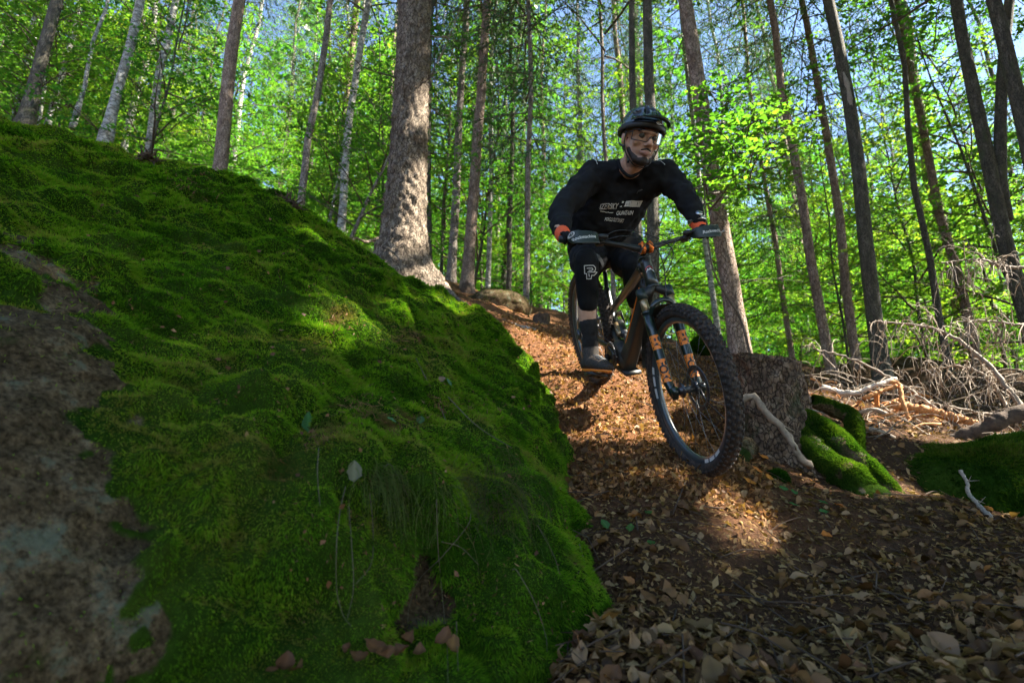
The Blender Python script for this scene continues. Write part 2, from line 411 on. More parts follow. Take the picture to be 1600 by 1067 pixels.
lk = nd(nt, 'ShaderNodeMapRange'); lk.inputs[1].default_value = 0.565; lk.inputs[2].default_value = 0.625; nt.links.new(n5, lk.inputs[0])
rock = mixc(nt, 0.8, rock, ramp(nt, n6, [(0.38, (0.12, 0.12, 0.12)), (0.62, (0.88, 0.88, 0.88))]), 'OVERLAY')
rock = mixc(nt, lk.outputs[0], rock, mixc(nt, n6, (0.055, 0.060, 0.038), (0.16, 0.165, 0.115)))
lk2 = nd(nt, 'ShaderNodeMapRange'); lk2.inputs[1].default_value = 0.42; lk2.inputs[2].default_value = 0.36; nt.links.new(n1, lk2.inputs[0])
rock = mixc(nt, lk2.outputs[0], rock, (0.022, 0.036, 0.008))
sp = nt.nodes.new('ShaderNodeSeparateColor'); nt.links.new(vcol(nt), sp.inputs[0])
ad = nd(nt, 'ShaderNodeMath', operation='ADD'); nt.links.new(sp.outputs[0], ad.inputs[0]); sb = nd(nt, 'ShaderNodeMath', operation='MULTIPLY_ADD'); sb.inputs[1].default_value = 0.5; sb.inputs[2].default_value = -0.25
nt.links.new(n4, sb.inputs[0]); nt.links.new(sb.outputs[0], ad.inputs[1])
rk = nd(nt, 'ShaderNodeMapRange'); rk.inputs[1].default_value = 0.45; rk.inputs[2].default_value = 0.55; nt.links.new(ad.outputs[0], rk.inputs[0])
nt.links.new(mixc(nt, rk.outputs[0], moss, rock), b.inputs['Base Color']); b.inputs['Roughness'].default_value = 0.95; b.inputs['Specular IOR Level'].default_value = 0.02
bump(nt, b, n2, 0.9, 0.016, bump(nt, None, n4, 0.7, 0.04))

M['wood_orange'] = simple('wood_orange', (0.55, 0.23, 0.07), 0.75, noise_amt=0.5, nscale=30, bumpd=0.004)
M['wood_white'] = simple('wood_white', (0.50, 0.42, 0.34), 0.7, noise_amt=0.3, nscale=20, bumpd=0.004)
M['wood_grey'] = simple('wood_grey', (0.30, 0.25, 0.20), 0.8, noise_amt=0.4, nscale=18, bumpd=0.006)
M['wood_rot'] = simple('wood_rot', (0.070, 0.042, 0.025), 0.9, noise_amt=0.6, nscale=14, bumpd=0.012)
# rider and bicycle
M['frame_black'] = simple('frame_black', (0.018, 0.022, 0.020), 0.35, coat=0.3, dust=((0.11, 0.068, 0.04), 22, 0.58))
M['frame_mud'] = simple('frame_mud', (0.020, 0.020, 0.018), 0.5, dust=((0.10, 0.062, 0.038), 16, 0.54))
M['fork_green'] = simple('fork_green', (0.007, 0.015, 0.014), 0.28, coat=0.4, dust=((0.12, 0.08, 0.05), 26, 0.58))
M['stanchion'] = simple('stanchion', (0.42, 0.30, 0.17), 0.35, metal=0.7, noise_amt=0.2, nscale=60)
M['orange'] = simple('orange', (0.85, 0.22, 0.02), 0.45, noise_amt=0.12, nscale=60)
M['orange_metal'] = simple('orange_metal', (0.85, 0.20, 0.03), 0.3, metal=0.6)
M['black_plastic'] = simple('black_plastic', (0.014, 0.015, 0.015), 0.5, noise_amt=0.2, nscale=70)
M['guard_green'] = simple('guard_green', (0.014, 0.024, 0.020), 0.42, noise_amt=0.25, nscale=60)
M['rubber'] = simple('rubber', (0.020, 0.015, 0.012), 0.85, dust=((0.10, 0.060, 0.038), 30, 0.46), bumpd=0.002)
M['rim'] = simple('rim', (0.045, 0.055, 0.062), 0.3, coat=0.5, dust=((0.12, 0.08, 0.05), 30, 0.56))
M['steel'] = simple('steel', (0.55, 0.56, 0.57), 0.3, metal=1.0)
M['dark_metal'] = simple('dark_metal', (0.08, 0.08, 0.085), 0.4, metal=0.8, dust=((0.14, 0.09, 0.055), 40, 0.55))
M['white_print'] = simple('white_print', (0.62, 0.60, 0.56), 0.6)
M['red_print'] = simple('red_print', (0.55, 0.06, 0.05), 0.5)
M['jersey'] = simple('jersey', (0.012, 0.012, 0.013), 0.85, noise_amt=0.35, nscale=8, spec=0.15, bumpd=0.0015)
M['trousers'] = simple('trousers', (0.010, 0.010, 0.012), 0.8, noise_amt=0.3, nscale=12, spec=0.2, bumpd=0.0015)
M['grey_cloth'] = simple('grey_cloth', (0.10, 0.105, 0.11), 0.7, noise_amt=0.4, nscale=40)
M['pad'] = simple('pad', (0.007, 0.007, 0.008), 0.75, spec=0.2, bumpd=0.001)
M['sock'] = simple('sock', (0.014, 0.012, 0.011), 0.95, noise_amt=0.4, nscale=60, dust=((0.07, 0.048, 0.033), 30, 0.58))
M['shoe'] = simple('shoe', (0.026, 0.020, 0.016), 0.8, dust=((0.15, 0.095, 0.06), 35, 0.48))
M['glove'] = simple('glove', (0.75, 0.10, 0.025), 0.75, noise_amt=0.2, nscale=50)
M['hair'] = simple('hair', (0.020, 0.012, 0.008), 0.7, noise_amt=0.4, nscale=120)
M['helmet'] = simple('helmet', (0.03, 0.048, 0.05), 0.25, noise_amt=0.6, nscale=18, coat=0.8)
M['lens_rim'] = simple('lens_rim', (0.010, 0.010, 0.010), 0.35)
m, nt, b, out = new_mat('skin'); M['skin'] = m
f = noise(nt, 30, 5); nt.links.new(mixc(nt, 1.0, ramp(nt, f, [(0.3, (0.50, 0.27, 0.18)), (0.7, (0.62, 0.37, 0.26))]), vcol(nt), 'MULTIPLY'), b.inputs['Base Color'])
b.inputs['Roughness'].default_value = 0.5; b.inputs['Subsurface Weight'].default_value = 0.08; b.inputs['Subsurface Radius'].default_value = (0.02, 0.008, 0.004)
m, nt, b, out = new_mat('lens'); M['lens'] = m
g = nt.nodes.new('ShaderNodeBsdfGlossy'); g.inputs['Roughness'].default_value = 0.04; tr = nt.nodes.new('ShaderNodeBsdfTransparent'); tr.inputs[0].default_value = (0.72, 0.69, 0.62, 1)
fr = nt.nodes.new('ShaderNodeFresnel'); fr.inputs[0].default_value = 1.18; mx = nt.nodes.new('ShaderNodeMixShader')
nt.links.new(fr.outputs[0], mx.inputs[0]); nt.links.new(tr.outputs[0], mx.inputs[1]); nt.links.new(g.outputs[0], mx.inputs[2]); nt.links.new(mx.outputs[0], out.inputs[0])
# ------------------------------------------------------------------ mossy boulder (a shape over a tilted base plane)
BN = nrm(A([0.25, -0.70, 0.66])); BA = nrm(np.cross([0, 0, 1.0], BN)); BB_ = np.cross(BN, BA)
BC = [(0, 1067, .80), (0, 850, .85), (0, 650, .95), (0, 500, 1.1), (0, 400, 1.35), (0, 330, 1.62), (0, 250, 2.05), (0, 192, 2.6),
      (-250, 1000, .75), (-250, 600, .9), (-250, 350, 1.3), (-250, 180, 2.1), (-260, 120, 2.9),
      (100, 214, 2.75), (200, 1067, .9), (200, 850, 1.0), (200, 650, 1.15), (200, 500, 1.45), (200, 400, 1.85), (200, 300, 2.4), (200, 243, 2.95),
      (300, 282, 3.0), (400, 1067, 1.05), (400, 850, 1.12), (400, 650, 1.35), (400, 500, 1.75), (400, 400, 2.3), (400, 330, 2.9), (400, 300, 3.3),
      (540, 1010, 1.16), (540, 850, 1.25), (540, 720, 1.38), (540, 600, 1.7), (540, 500, 2.2), (540, 420, 2.9), (540, 378, 3.5),
      (655, 960, 1.36), (655, 890, 1.40), (660, 800, 1.36), (660, 700, 1.55), (660, 600, 2.0), (660, 520, 2.7), (660, 465, 3.5), (655, 447, 4.0),
      (770, 1010, 1.28), (780, 880, 1.38), (780, 760, 1.55), (780, 650, 2.0), (780, 580, 2.7), (772, 525, 3.8), (765, 508, 4.3),
      (850, 1010, 1.34), (870, 880, 1.46), (850, 760, 1.72), (845, 690, 2.2), (835, 625, 2.9), (820, 570, 3.5),
      (930, 925, 1.50), (960, 910, 1.60), (905, 840, 1.70), (884, 780, 1.92), (880, 700, 2.45), (857, 608, 3.3), (800, 535, 4.15)]
bpts = [P(*c) for c in BC]
for c, d in [((960, 910, 1.60), (.10, .10, -.22)), ((905, 840, 1.7), (.13, .12, -.25)), ((884, 780, 1.92), (.16, .12, -.28)), ((880, 700, 2.45), (.18, .12, -.3)),
             ((857, 608, 3.3), (.18, .15, -.35)), ((800, 535, 4.15), (.2, .2, -.3)), ((765, 508, 4.3), (.1, .5, -.15)), ((655, 447, 4.0), (0, .6, .02)),
             ((540, 378, 3.5), (0, .6, .10)), ((400, 300, 3.3), (0, .6, .15)), ((200, 243, 2.95), (0, .6, .2)), ((0, 192, 2.6), (-.1, .6, .2)), ((850, 1010, 1.34), (.1, -.05, -.25)), ((770, 1010, 1.28), (0, -.06, -.2)), ((540, 1010, 1.16), (0, -.05, -.25)), ((200, 1067, .9), (0, -.03, -.25))]:
    bpts.append(P(*c) + A(d))
bpts = A(bpts)
bq = np.c_[bpts @ BA, bpts @ BB_]
bfit = tps_fit(bq, bpts @ BN, 2e-3)

# ------------------------------------------------------------------ forest floor
G = [(1600, 1067, 1.3), (1250, 1067, 1.3), (900, 1067, 1.32), (1600, 850, 2.25), (1250, 850, 2.1), (1000, 850, 1.95), (1095, 742, 2.5), (1500, 800, 2.75),
     (800, 505, 5.5), (960, 700, 2.8), (1180, 725, 3.0), (1300, 760, 2.95), (725, 458, 9), (630, 440, 5.2), (345, 345, 8), (170, 310, 10), (450, 372, 8), (60, 310, 9),
     (1150, 565, 6.0), (1370, 592, 8), (1590, 585, 9), (1600, 640, 5.2), (1450, 655, 4.6), (1600, 705, 4.0), (1270, 612, 4.6), (900, 535, 5.0), (1040, 560, 5.0), (870, 500, 7.5)]
gp = [P(*g) for g in G]
gp += [A(v, float) for v in [(.54, 3.77, .71), (0, 0, -.62), (2.2, 0, -.7), (-2.2, 0, -.2), (0, -5, -2.6), (8, -5, -3.5), (-8, -5, 1.0), (8, 2, -1.1), (-6, 2, 1.5), (-10, 10, 5.4),
       (0, 14, 4.5), (8, 14, 2.6), (16, 14, 1.6), (-18, 22, 11.5), (0, 26, 6.9), (16, 26, 4.2), (34, 26, 2.5), (-40, 60, 26), (0, 60, 13), (40, 60, 7),
       (-120, 150, 70), (0, 200, 40), (120, 150, 18), (120, -30, -20), (-120, -30, 40), (0, -30, -10), (0, 400, 70), (-150, 400, 90), (150, 400, 45), (-140, 60, 70), (140, 60, 2)]]
gp += [b - BN * 0.30 - A([0, 0, 0.12]) for b in bpts[:-16:2] if b[1] > 0.7 and proj(b)[0] < 740]
gp = A(gp)
gfit = tps_fit(gp[:, :2], gp[:, 2], 2e-3)
def ground_z(xy):
    xy = np.asarray(xy, float).reshape(-1, 2); z = tps_eval(gfit, xy); p = np.c_[xy, np.zeros(len(xy))]
    far = np.clip(np.hypot(xy[:, 0], xy[:, 1]) / 12, 0, 1)
    return z + vnoise(p, 1.1, 3, 3) * (0.05 + 0.35 * far) + vnoise(p, 7, 5, 3) * 0.030 + vnoise(p, 24, 9, 2) * 0.014
def ground_n(xy, e=0.03):
    xy = np.asarray(xy, float).reshape(-1, 2); z = ground_z(xy); zx = ground_z(xy + [e, 0]); zy = ground_z(xy + [0, e])
    return z, nrm(np.c_[-(zx - z) / e, -(zy - z) / e, np.ones(len(xy))])
nu, nv = 380, 400
gx = 0.9 + 0.7 * np.sinh(np.linspace(-6, 6, nu)); gy = 2.4 + 0.7 * np.sinh(np.linspace(-math.asinh(32 / .7), math.asinh(420 / .7), nv))
GX, GY = np.meshgrid(gx, gy, indexing='ij'); gxy = np.c_[GX.ravel(), GY.ravel()]; gz = ground_z(gxy)
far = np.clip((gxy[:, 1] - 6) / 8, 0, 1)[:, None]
_tx = np.interp(gxy[:, 1], [1, 1.6, 2.4, 3.5, 5, 8], [.75, .78, .78, .55, .25, 0]); dry = (np.exp(-((gxy[:, 0] - _tx) / (.35 + .08 * gxy[:, 1])) ** 2) * np.clip((gxy[:, 1] - 1.9) / .8, 0, 1))[:, None]  # dry: trail strip whose soil colour has sunlight painted in
gcol = (1 - far) * (A([.75, .72, .70]) * (1 - dry) + dry * A([1.8, 1.5, 1.25])) + far * A([0.75, 1.0, 0.55])  # sunlit trail painted lighter, soil off it painted darker as shade
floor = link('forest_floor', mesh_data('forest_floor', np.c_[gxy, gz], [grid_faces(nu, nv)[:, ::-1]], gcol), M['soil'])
tag(floor, 'brown leaf strewn forest floor and trail sloping down towards the viewer', kind='structure')

# boulder mesh
na, nb = 460, 430
lo, hi = bq.min(0) - 0.15, bq.max(0) + 0.15
ga = np.linspace(lo[0], hi[0], na); gb = np.linspace(lo[1], hi[1], nb)
AA, BBm = np.meshgrid(ga, gb, indexing='ij'); q = np.c_[AA.ravel(), BBm.ravel()]
h = tps_eval(bfit, q)
bV = q[:, :1] * BA + q[:, 1:] * BB_ + h[:, None] * BN
def grid_normals(V, n1, n2):
    W = V.reshape(n1, n2, 3); return nrm(np.cross(np.gradient(W, axis=0), np.gradient(W, axis=1)).reshape(-1, 3))
bNrm = grid_normals(bV, na, nb)
if (bNrm @ BN).mean() < 0: bNrm = -bNrm
def spots(V, lst):
    m = np.zeros(len(V))
    for (px, py, Y, r) in lst:
        c = P(px, py, Y); m = np.maximum(m, np.clip(1.5 - np.linalg.norm(V - c, axis=1) / r, 0, 1))
    return m
bare = spots(bV, [(40, 348, 1.52, .11), (30, 380, 1.4, .16), (60, 470, 1.15, .16), (0, 560, 1.02, .20), (90, 560, 1.07, .12), (50, 700, .93, .15), (0, 800, .88, .15), (70, 780, .93, .10), (80, 880, .92, .10), (30, 960, .84, .14), (110, 1030, .88, .10),
                  (-150, 500, .95, .30), (-160, 800, .8, .28), (130, 430, 1.35, .10), (660, 905, 1.40, .05), (690, 945, 1.37, .045), (650, 960, 1.36, .05), (625, 970, 1.33, .03)])
tuft = spots(bV, [(80, 395, 1.4, .035), (55, 425, 1.3, .03), (130, 400, 1.5, .03), (75, 465, 1.15, .03)])
bare = np.clip(bare + (vnoise(bV, 9, 61, 3) * .9 + vnoise(bV, 28, 62, 2) * .7) * np.clip(bare * 3, 0, 1) * (bare < .95), 0, 1); bare = np.where(tuft > 0.4, 0.0, bare)
brown = spots(bV, [(640, 530, 2.4, .07), (560, 640, 1.6, .06), (600, 670, 1.55, .06), (500, 690, 1.42, .05), (645, 650, 1.75, .06), (530, 510, 2.1, .07), (440, 740, 1.25, .05)])
mossy = 1 - np.clip(bare * 1.6, 0, 1)
cush = np.clip(vnoise(bV, 2.2, 27, 2) * 1.6 + .55, .15, 1)
pill = np.abs(vnoise(bV, 5.0, 21, 2)) * 0.075 - 0.07 + cush * (.080 * np.sqrt(np.clip(1 - (cells(bV + .03 * vnoise(bV, 9, 33, 2)[:, None], 5.5, 3) * 1.25) ** 2, 0, 1)) + .040 * np.sqrt(np.clip(1 - (cells(bV, 14, 5) * 1.2) ** 2, 0, 1))) + vnoise(bV, 15, 22, 2) * 0.022 + np.abs(vnoise(bV, 30, 24, 2)) * 0.012
rockd = vnoise(bV, 7, 23, 4) * 0.035 + np.abs(vnoise(bV, 22, 25, 3)) * .012
bV = bV + bNrm * (mossy * pill + (1 - mossy) * (rockd - 0.02) + np.where(tuft > .2, .02 * tuft, 0) - 0.012 * brown)[:, None]
bNrm2 = grid_normals(bV, na, nb)
if (bNrm2 @ BN).mean() < 0: bNrm2 = -bNrm2
bF = grid_faces(na, nb)
e1, e2 = bV[bF[:, 1]] - bV[bF[:, 0]], bV[bF[:, 3]] - bV[bF[:, 0]]
if (np.cross(e1, e2) @ BN).mean() < 0: bF = bF[:, ::-1]
boulder = empty('mossy_boulder', P(400, 850, 1.12), 'large boulder thickly covered in green moss with bare grey rock at its left end', 'boulder')
rock = link('rock', mesh_data('rock', bV, [bF], np.c_[bare, brown, bare * 0]), M['mossy_rock'], boulder)
boulder_bvh = BVHTree.FromPolygons(bV.tolist(), bF.tolist())

def fibres(name, V, F4, Nn, dens_w, count, parent, length=(0.006, 0.014), width=0.0018, hang=0.7, brown_w=None, seed=1, palette=None, kind=True):
    """Moss: short single-triangle strands combed down the slope."""
    r = np.random.default_rng(seed)
    c = V[F4].mean(1); ar = np.linalg.norm(np.cross(V[F4[:, 1]] - V[F4[:, 0]], V[F4[:, 3]] - V[F4[:, 0]]), axis=1)
    w = ar * dens_w[F4].mean(1); w = np.maximum(w, 0); w /= w.sum()
    f = r.choice(len(F4), count, p=w); u, v_ = r.random((2, count, 1))
    p = V[F4[f, 0]] * (1 - u) * (1 - v_) + V[F4[f, 1]] * u * (1 - v_) + V[F4[f, 2]] * u * v_ + V[F4[f, 3]] * (1 - u) * v_
    n = Nn[F4[f, 0]]; d = A([0, 0, -1.0]) - n * (n @ A([0, 0, -1.0]))[:, None]
    dist = np.linalg.norm(p, axis=1); sc = np.clip(dist / 1.6, 0.8, 2.6)[:, None]
    dr = nrm(n * 0.75 + d * hang + r.normal(0, 0.46, (count, 3)))
    tall = np.clip(1.15 + 1.4 * vnoise(p, 6, 53, 2), .75, 2.3)[:, None]; L = r.uniform(*length, (count, 1)) * np.sqrt(sc) * tall; s = nrm(np.cross(dr, r.normal(0, 1, (count, 3)))) * width * sc * r.uniform(0.6, 1.3, (count, 1))
    b0 = p - n * 0.003
    TV = np.stack([b0 - s, b0 + s, b0 + dr * L + d * L * 0.25], 1).reshape(-1, 3)
    pal = A([(0.036, 0.098, 0.007), (0.078, 0.195, 0.010), (0.145, 0.285, 0.014), (0.215, 0.315, 0.020), (0.21, 0.19, 0.045)]) if palette is None else A(palette)
    patch = vnoise(p, 2.6, 41, 3) * 1.9 + vnoise(p, 9, 43, 2) * 1.5 + np.clip(n[:, 2] - .55, -.5, .5) * 1.2
    k = np.clip(1.75 + patch * 1.5 + r.normal(0, 0.75, count), 0, len(pal) - 1.01); i = k.astype(int); fr = (k - i)[:, None]
    col = pal[i] * (1 - fr) + pal[i + 1] * fr
    if brown_w is not None:
        bw = np.clip(brown_w[F4[f, 0]] + np.clip(vnoise(p, 5, 47, 3) * 2.2 - .75, 0, .75) + r.normal(0, .15, count), 0, 1)[:, None]; col = col * (1 - bw) + bw * A([0.12, 0.085, 0.035])
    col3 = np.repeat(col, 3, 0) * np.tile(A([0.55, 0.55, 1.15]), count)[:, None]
    o = link(name, mesh_data(name, TV, [np.arange(count * 3).reshape(-1, 3)], col3, smooth=False), M['moss_fibre'], parent)
    if kind: o['kind'] = 'stuff'
    return o
pr = proj(bV); vis = ((bNrm2 * -nrm(bV)).sum(1) > -0.15) & (pr[:, 0] > -150) & (pr[:, 0] < 1100) & (pr[:, 1] < 1150) & (pr[:, 2] > 0.3)
dw = np.clip(1.02 - bare * 2.0, 0.02, 1) * vis / np.maximum(np.linalg.norm(bV, axis=1), 0.8) ** 1.5
fibres('moss', bV, bF, bNrm2, dw, 720000, boulder, brown_w=brown)

def on_boulder(px, py):
    """Where the ray through a photo pixel meets the boulder."""
    d = nrm(P(px, py, 1.0)); h = boulder_bvh.ray_cast(Vector((0, 0, 0)), Vector(d), 12)
    return (A(h[0]), A(h[1])) if h[0] is not None else (None, None)
def on_ground(px, py, y0=0.9, y1=30):
    ys = np.geomspace(y0, y1, 120); pts = A([P(px, py, y) for y in ys]); gz_ = ground_z(pts[:, :2]); i = np.argmax(pts[:, 2] < gz_)
    return np.r_[pts[i, :2], gz_[i]]
# ------------------------------------------------------------------ trees
# gaps cut into the crowns to let sunlight onto chosen spots (target point, radius)
SHAFTS = [(P(930, 590, 3.7), .44), (P(880, 550, 4.5), .42), (P(960, 660, 3.1), .30), (P(850, 520, 5.2), .36), (P(1000, 720, 2.6), .15), (P(1130, 800, 2.3), .11), (P(1085, 775, 2.4), .08), (P(1150, 845, 2.12), .10),
          (P(1330, 640, 4.4), .46), (P(1400, 645, 4.4), .46), (P(1470, 650, 4.3), .40), (P(1290, 600, 4.3), .26), (P(1450, 560, 4.4), .55), (P(1520, 560, 4.2), .55), (P(1440, 490, 4.4), .45), (P(1560, 420, 4.0), .3), (P(1300, 735, 3.0), .15), (P(1370, 765, 2.92), .17), (P(1330, 690, 3.1), .14), (P(1250, 620, 3.4), .07),
          (P(530, 510, 2.05), .13), (P(470, 470, 2.2), .06), (P(600, 560, 1.9), .05), (P(610, 490, 2.6), .10), (P(480, 375, 2.9), .10), (P(700, 480, 3.9), .14), (P(640, 470, 3.2), .08), (P(870, 1035, 1.33), .05),
          (P(640, 330, 5.1), .24), (P(610, 385, 5.0), .20), (P(655, 180, 5.1), .16), (P(690, 455, 4.9), .25), (P(720, 490, 5.2), .3), (P(1010, 165, 2.6), .10), (P(1045, 270, 2.7), .09), (P(1022, 240, 2.5), .03), (P(1160, 500, 6), .25), (P(1150, 380, 6), .22), (P(800, 480, 7), .6), (P(1180, 225, 5.0), .25)]
SHc = A([s[0] for s in SHAFTS]); SHr = A([s[1] for s in SHAFTS]) * 1.3
_s1 = nrm(np.cross(SUN, [0, 0, 1.0])); _s2 = np.cross(SUN, _s1); _S3 = np.stack([_s1, _s2, SUN], 1); SH3 = SHc @ _S3
def lit_gap(p, grow=1.0, pad=0.0):
    """True where p would block one of the gaps."""
    q = np.asarray(p, float) @ _S3; r2 = (SHr * grow + pad) ** 2
    if len(q) < 200:
        d = q[:, None] - SH3[None]; return ((d[..., 2] > 0.4) & (d[..., 0] ** 2 + d[..., 1] ** 2 < r2)).any(1)
    out = np.zeros(len(q), bool)
    for c, r in zip(SH3, r2): out |= (q[:, 2] - c[2] > 0.4) & ((q[:, 0] - c[0]) ** 2 + (q[:, 1] - c[1]) ** 2 < r)
    return out
def leaf_quads(c, d, n, L, W, fold=0.25):
    d = nrm(d); n = nrm(n - d * (n * d).sum(1)[:, None]); s = np.cross(d, n); L = L[:, None]; W = W[:, None]
    V = np.stack([c, c + d * L * 0.45 + s * W * 0.5 + n * W * fold, c + d * L - n * L * 0.08, c + d * L * 0.45 - s * W * 0.5 + n * W * fold], 1)
    return V.reshape(-1, 3)
LEAFPAL = A([(0.030, 0.095, 0.018), (0.055, 0.150, 0.020), (0.090, 0.205, 0.022), (0.145, 0.245, 0.026), (0.21, 0.25, 0.03)])
NEEDPAL = A([(0.022, 0.050, 0.018), (0.035, 0.080, 0.024), (0.055, 0.105, 0.026), (0.085, 0.125, 0.03)])
def pick(pal, k):
    k = np.clip(k, 0, len(pal) - 1.01); i = k.astype(int); f = (k - i)[:, None]; return pal[i] * (1 - f) + pal[i + 1] * f
def beech_crown(seed, H, base, R, nb, per=16, leaf=(.082, .052), top=0.35, tone=1.7, cull=None, origin=None, only=None):
    """Branches with flat leaf sprays. Returns twig arrays and leaf arrays in local coordinates."""
    r = np.random.default_rng(seed); tw = MB(); LC, LD, LN = [], [], []
    for i in range(nb):
        f = (i + r.random() * .6) / nb; h = base + (H - base) * f; az = i * 2.399 + r.normal(0, .25) + seed
        L = R * (1 - (1 - top) * f ** 1.4) * r.uniform(.65, 1.12); el = r.uniform(.15, .5) + .45 * f; k = 8; p = [A([0, 0, h])]
        for j in range(k):
            e = el * (1 - j / k * 1.15) + r.normal(0, .06); az += r.normal(0, .09)
            p.append(p[-1] + A([math.cos(az) * math.cos(e), math.sin(az) * math.cos(e), math.sin(e)]) * L / k)
        p = A(p)
        if only is not None and not only(p): continue
        if cull is None or not cull(p + A(origin)).any(): tw.add(*tube(p, np.linspace(.008 + L * .0055, .003, k + 1), 5, False))
        q = spline(p, 30); T = nrm(np.gradient(q, axis=0)); nt = max(5, int(L / .17))
        for j in range(nt):
            s = .16 + .84 * (j + r.random() * .5) / nt; a = min(29, int(s * 29)); t = T[a]; side = nrm(np.cross([0, 0, 1.0], t)) * (1 if j % 2 else -1)
            tl = (.20 + .55 * r.random()) * min(1, L / 1.6) * (1.15 - .5 * s) + .08
            d = nrm(t * .55 + side * .85 + A([0, 0, r.normal(-.05, .22)])); c0 = q[a]
            n = max(4, int(per * tl / .4)); w = np.linspace(.12, 1, n)
            pts = c0 + d * (w * tl)[:, None] + A([0, 0, -1]) * (w ** 2 * tl * .18)[:, None]
            if tl > .3 and (cull is None or not cull((pts[:1] + A(origin))).any()): tw.add(*tube(np.stack([c0, (pts[n // 2]), pts[-1]]), [.0035, .0028, .0015], 3, False))
            sd = nrm(np.cross([0, 0, 1.0], d)); alt = np.where(np.arange(n) % 2, 1.0, -1.0)[:, None]
            LC.append(pts); LD.append(d * .55 + sd * alt * .8 + r.normal(0, .25, (n, 3))); LN.append(A([0, 0, 1.0]) + r.normal(0, .38, (n, 3)))
    LC, LD, LN = map(np.concatenate, (LC, LD, LN)); LC = LC + r.normal(0, .018, LC.shape)
    keep = np.ones(len(LC), bool)
    if cull is not None: keep &= ~cull(LC + (0 if origin is None else A(origin)))
    LC, LD, LN = LC[keep], LD[keep], LN[keep]; n = len(LC)
    V = leaf_quads(LC, LD, LN, r.uniform(.7, 1.2, n) * leaf[0], r.uniform(.75, 1.15, n) * leaf[1])
    col = pick(LEAFPAL, tone + vnoise(LC, 1.1, seed, 2) * 1.2 + r.normal(0, .55, n))
    return tw, (V, np.arange(n * 4).reshape(-1, 4), np.repeat(col, 4, 0))
def spruce_crown(seed, H, base, R, step=.42, per=5, tone=1.3, cull=None, origin=None, card=.13, dens=1.0):
    r = np.random.default_rng(seed); tw = MB(); LC, LD, LN = [], [], []
    h = base; az = seed
    while h < H - .3:
        f = (h - base) / (H - base); L0 = R * (1 - f) ** .8 * (.55 + .45 * min(1, f * 5)) + .25
        for i in range(per):
            az += 2 * math.pi / per + r.normal(0, .2); L = L0 * r.uniform(.7, 1.1); k = 6; dr = A([math.cos(az), math.sin(az), 0]); s = np.linspace(0, 1, k + 1)
            z = h + r.normal(0, .12) - (L * .42) * s ** 1.4 + L * .16 * s ** 4
            p = dr * (s * L)[:, None] + np.c_[np.zeros(k + 1), np.zeros(k + 1), z]
            if cull is None or not cull(p + A(origin)).any(): tw.add(*tube(p, np.linspace(.006 + L * .006, .003, k + 1), 4, False))
            q = spline(p, 24); nt = max(4, int(L / .15)); sd = np.cross([0, 0, 1.0], dr)
            for j in range(nt):
                t = .15 + .85 * (j + r.random() * .4) / nt; c0 = q[min(23, int(t * 23))]
                for sg in (-1, 1):
                    tl = (.18 + .32 * r.random()) * (1.25 - .7 * t) * min(1.2, .5 + L / 3); d = nrm(dr * .45 + sd * sg * .8 + A([0, 0, -.55 - .3 * r.random()]))
                    n = max(3, int(tl / .05 * dens)); w = np.linspace(.05, 1, n)
                    LC.append(c0 + d * (w * tl)[:, None] + A([0, 0, -1]) * (w ** 2 * tl * .3)[:, None]); LD.append(d + r.normal(0, .5, (n, 3)) + A([0, 0, -.3])); LN.append(r.normal(0, 1, (n, 3)))
        h += step * r.uniform(.8, 1.2)
    LC, LD, LN = map(np.concatenate, (LC, LD, LN))
    if cull is not None:
        k_ = ~cull(LC + (0 if origin is None else A(origin))); LC, LD, LN = LC[k_], LD[k_], LN[k_]
    n = len(LC); V = leaf_quads(LC, LD, LN, r.uniform(.6, 1.2, n) * card, r.uniform(.7, 1.2, n) * .022, .1)
    col = pick(NEEDPAL, tone + vnoise(LC, .9, seed, 2) * .9 + r.normal(0, .5, n))
    return tw, (V, np.arange(n * 4).reshape(-1, 4), np.repeat(col, 4, 0))
def crown_data(name, arr):
    V, F, C = arr; return mesh_data(name, V, [F], C, smooth=False)
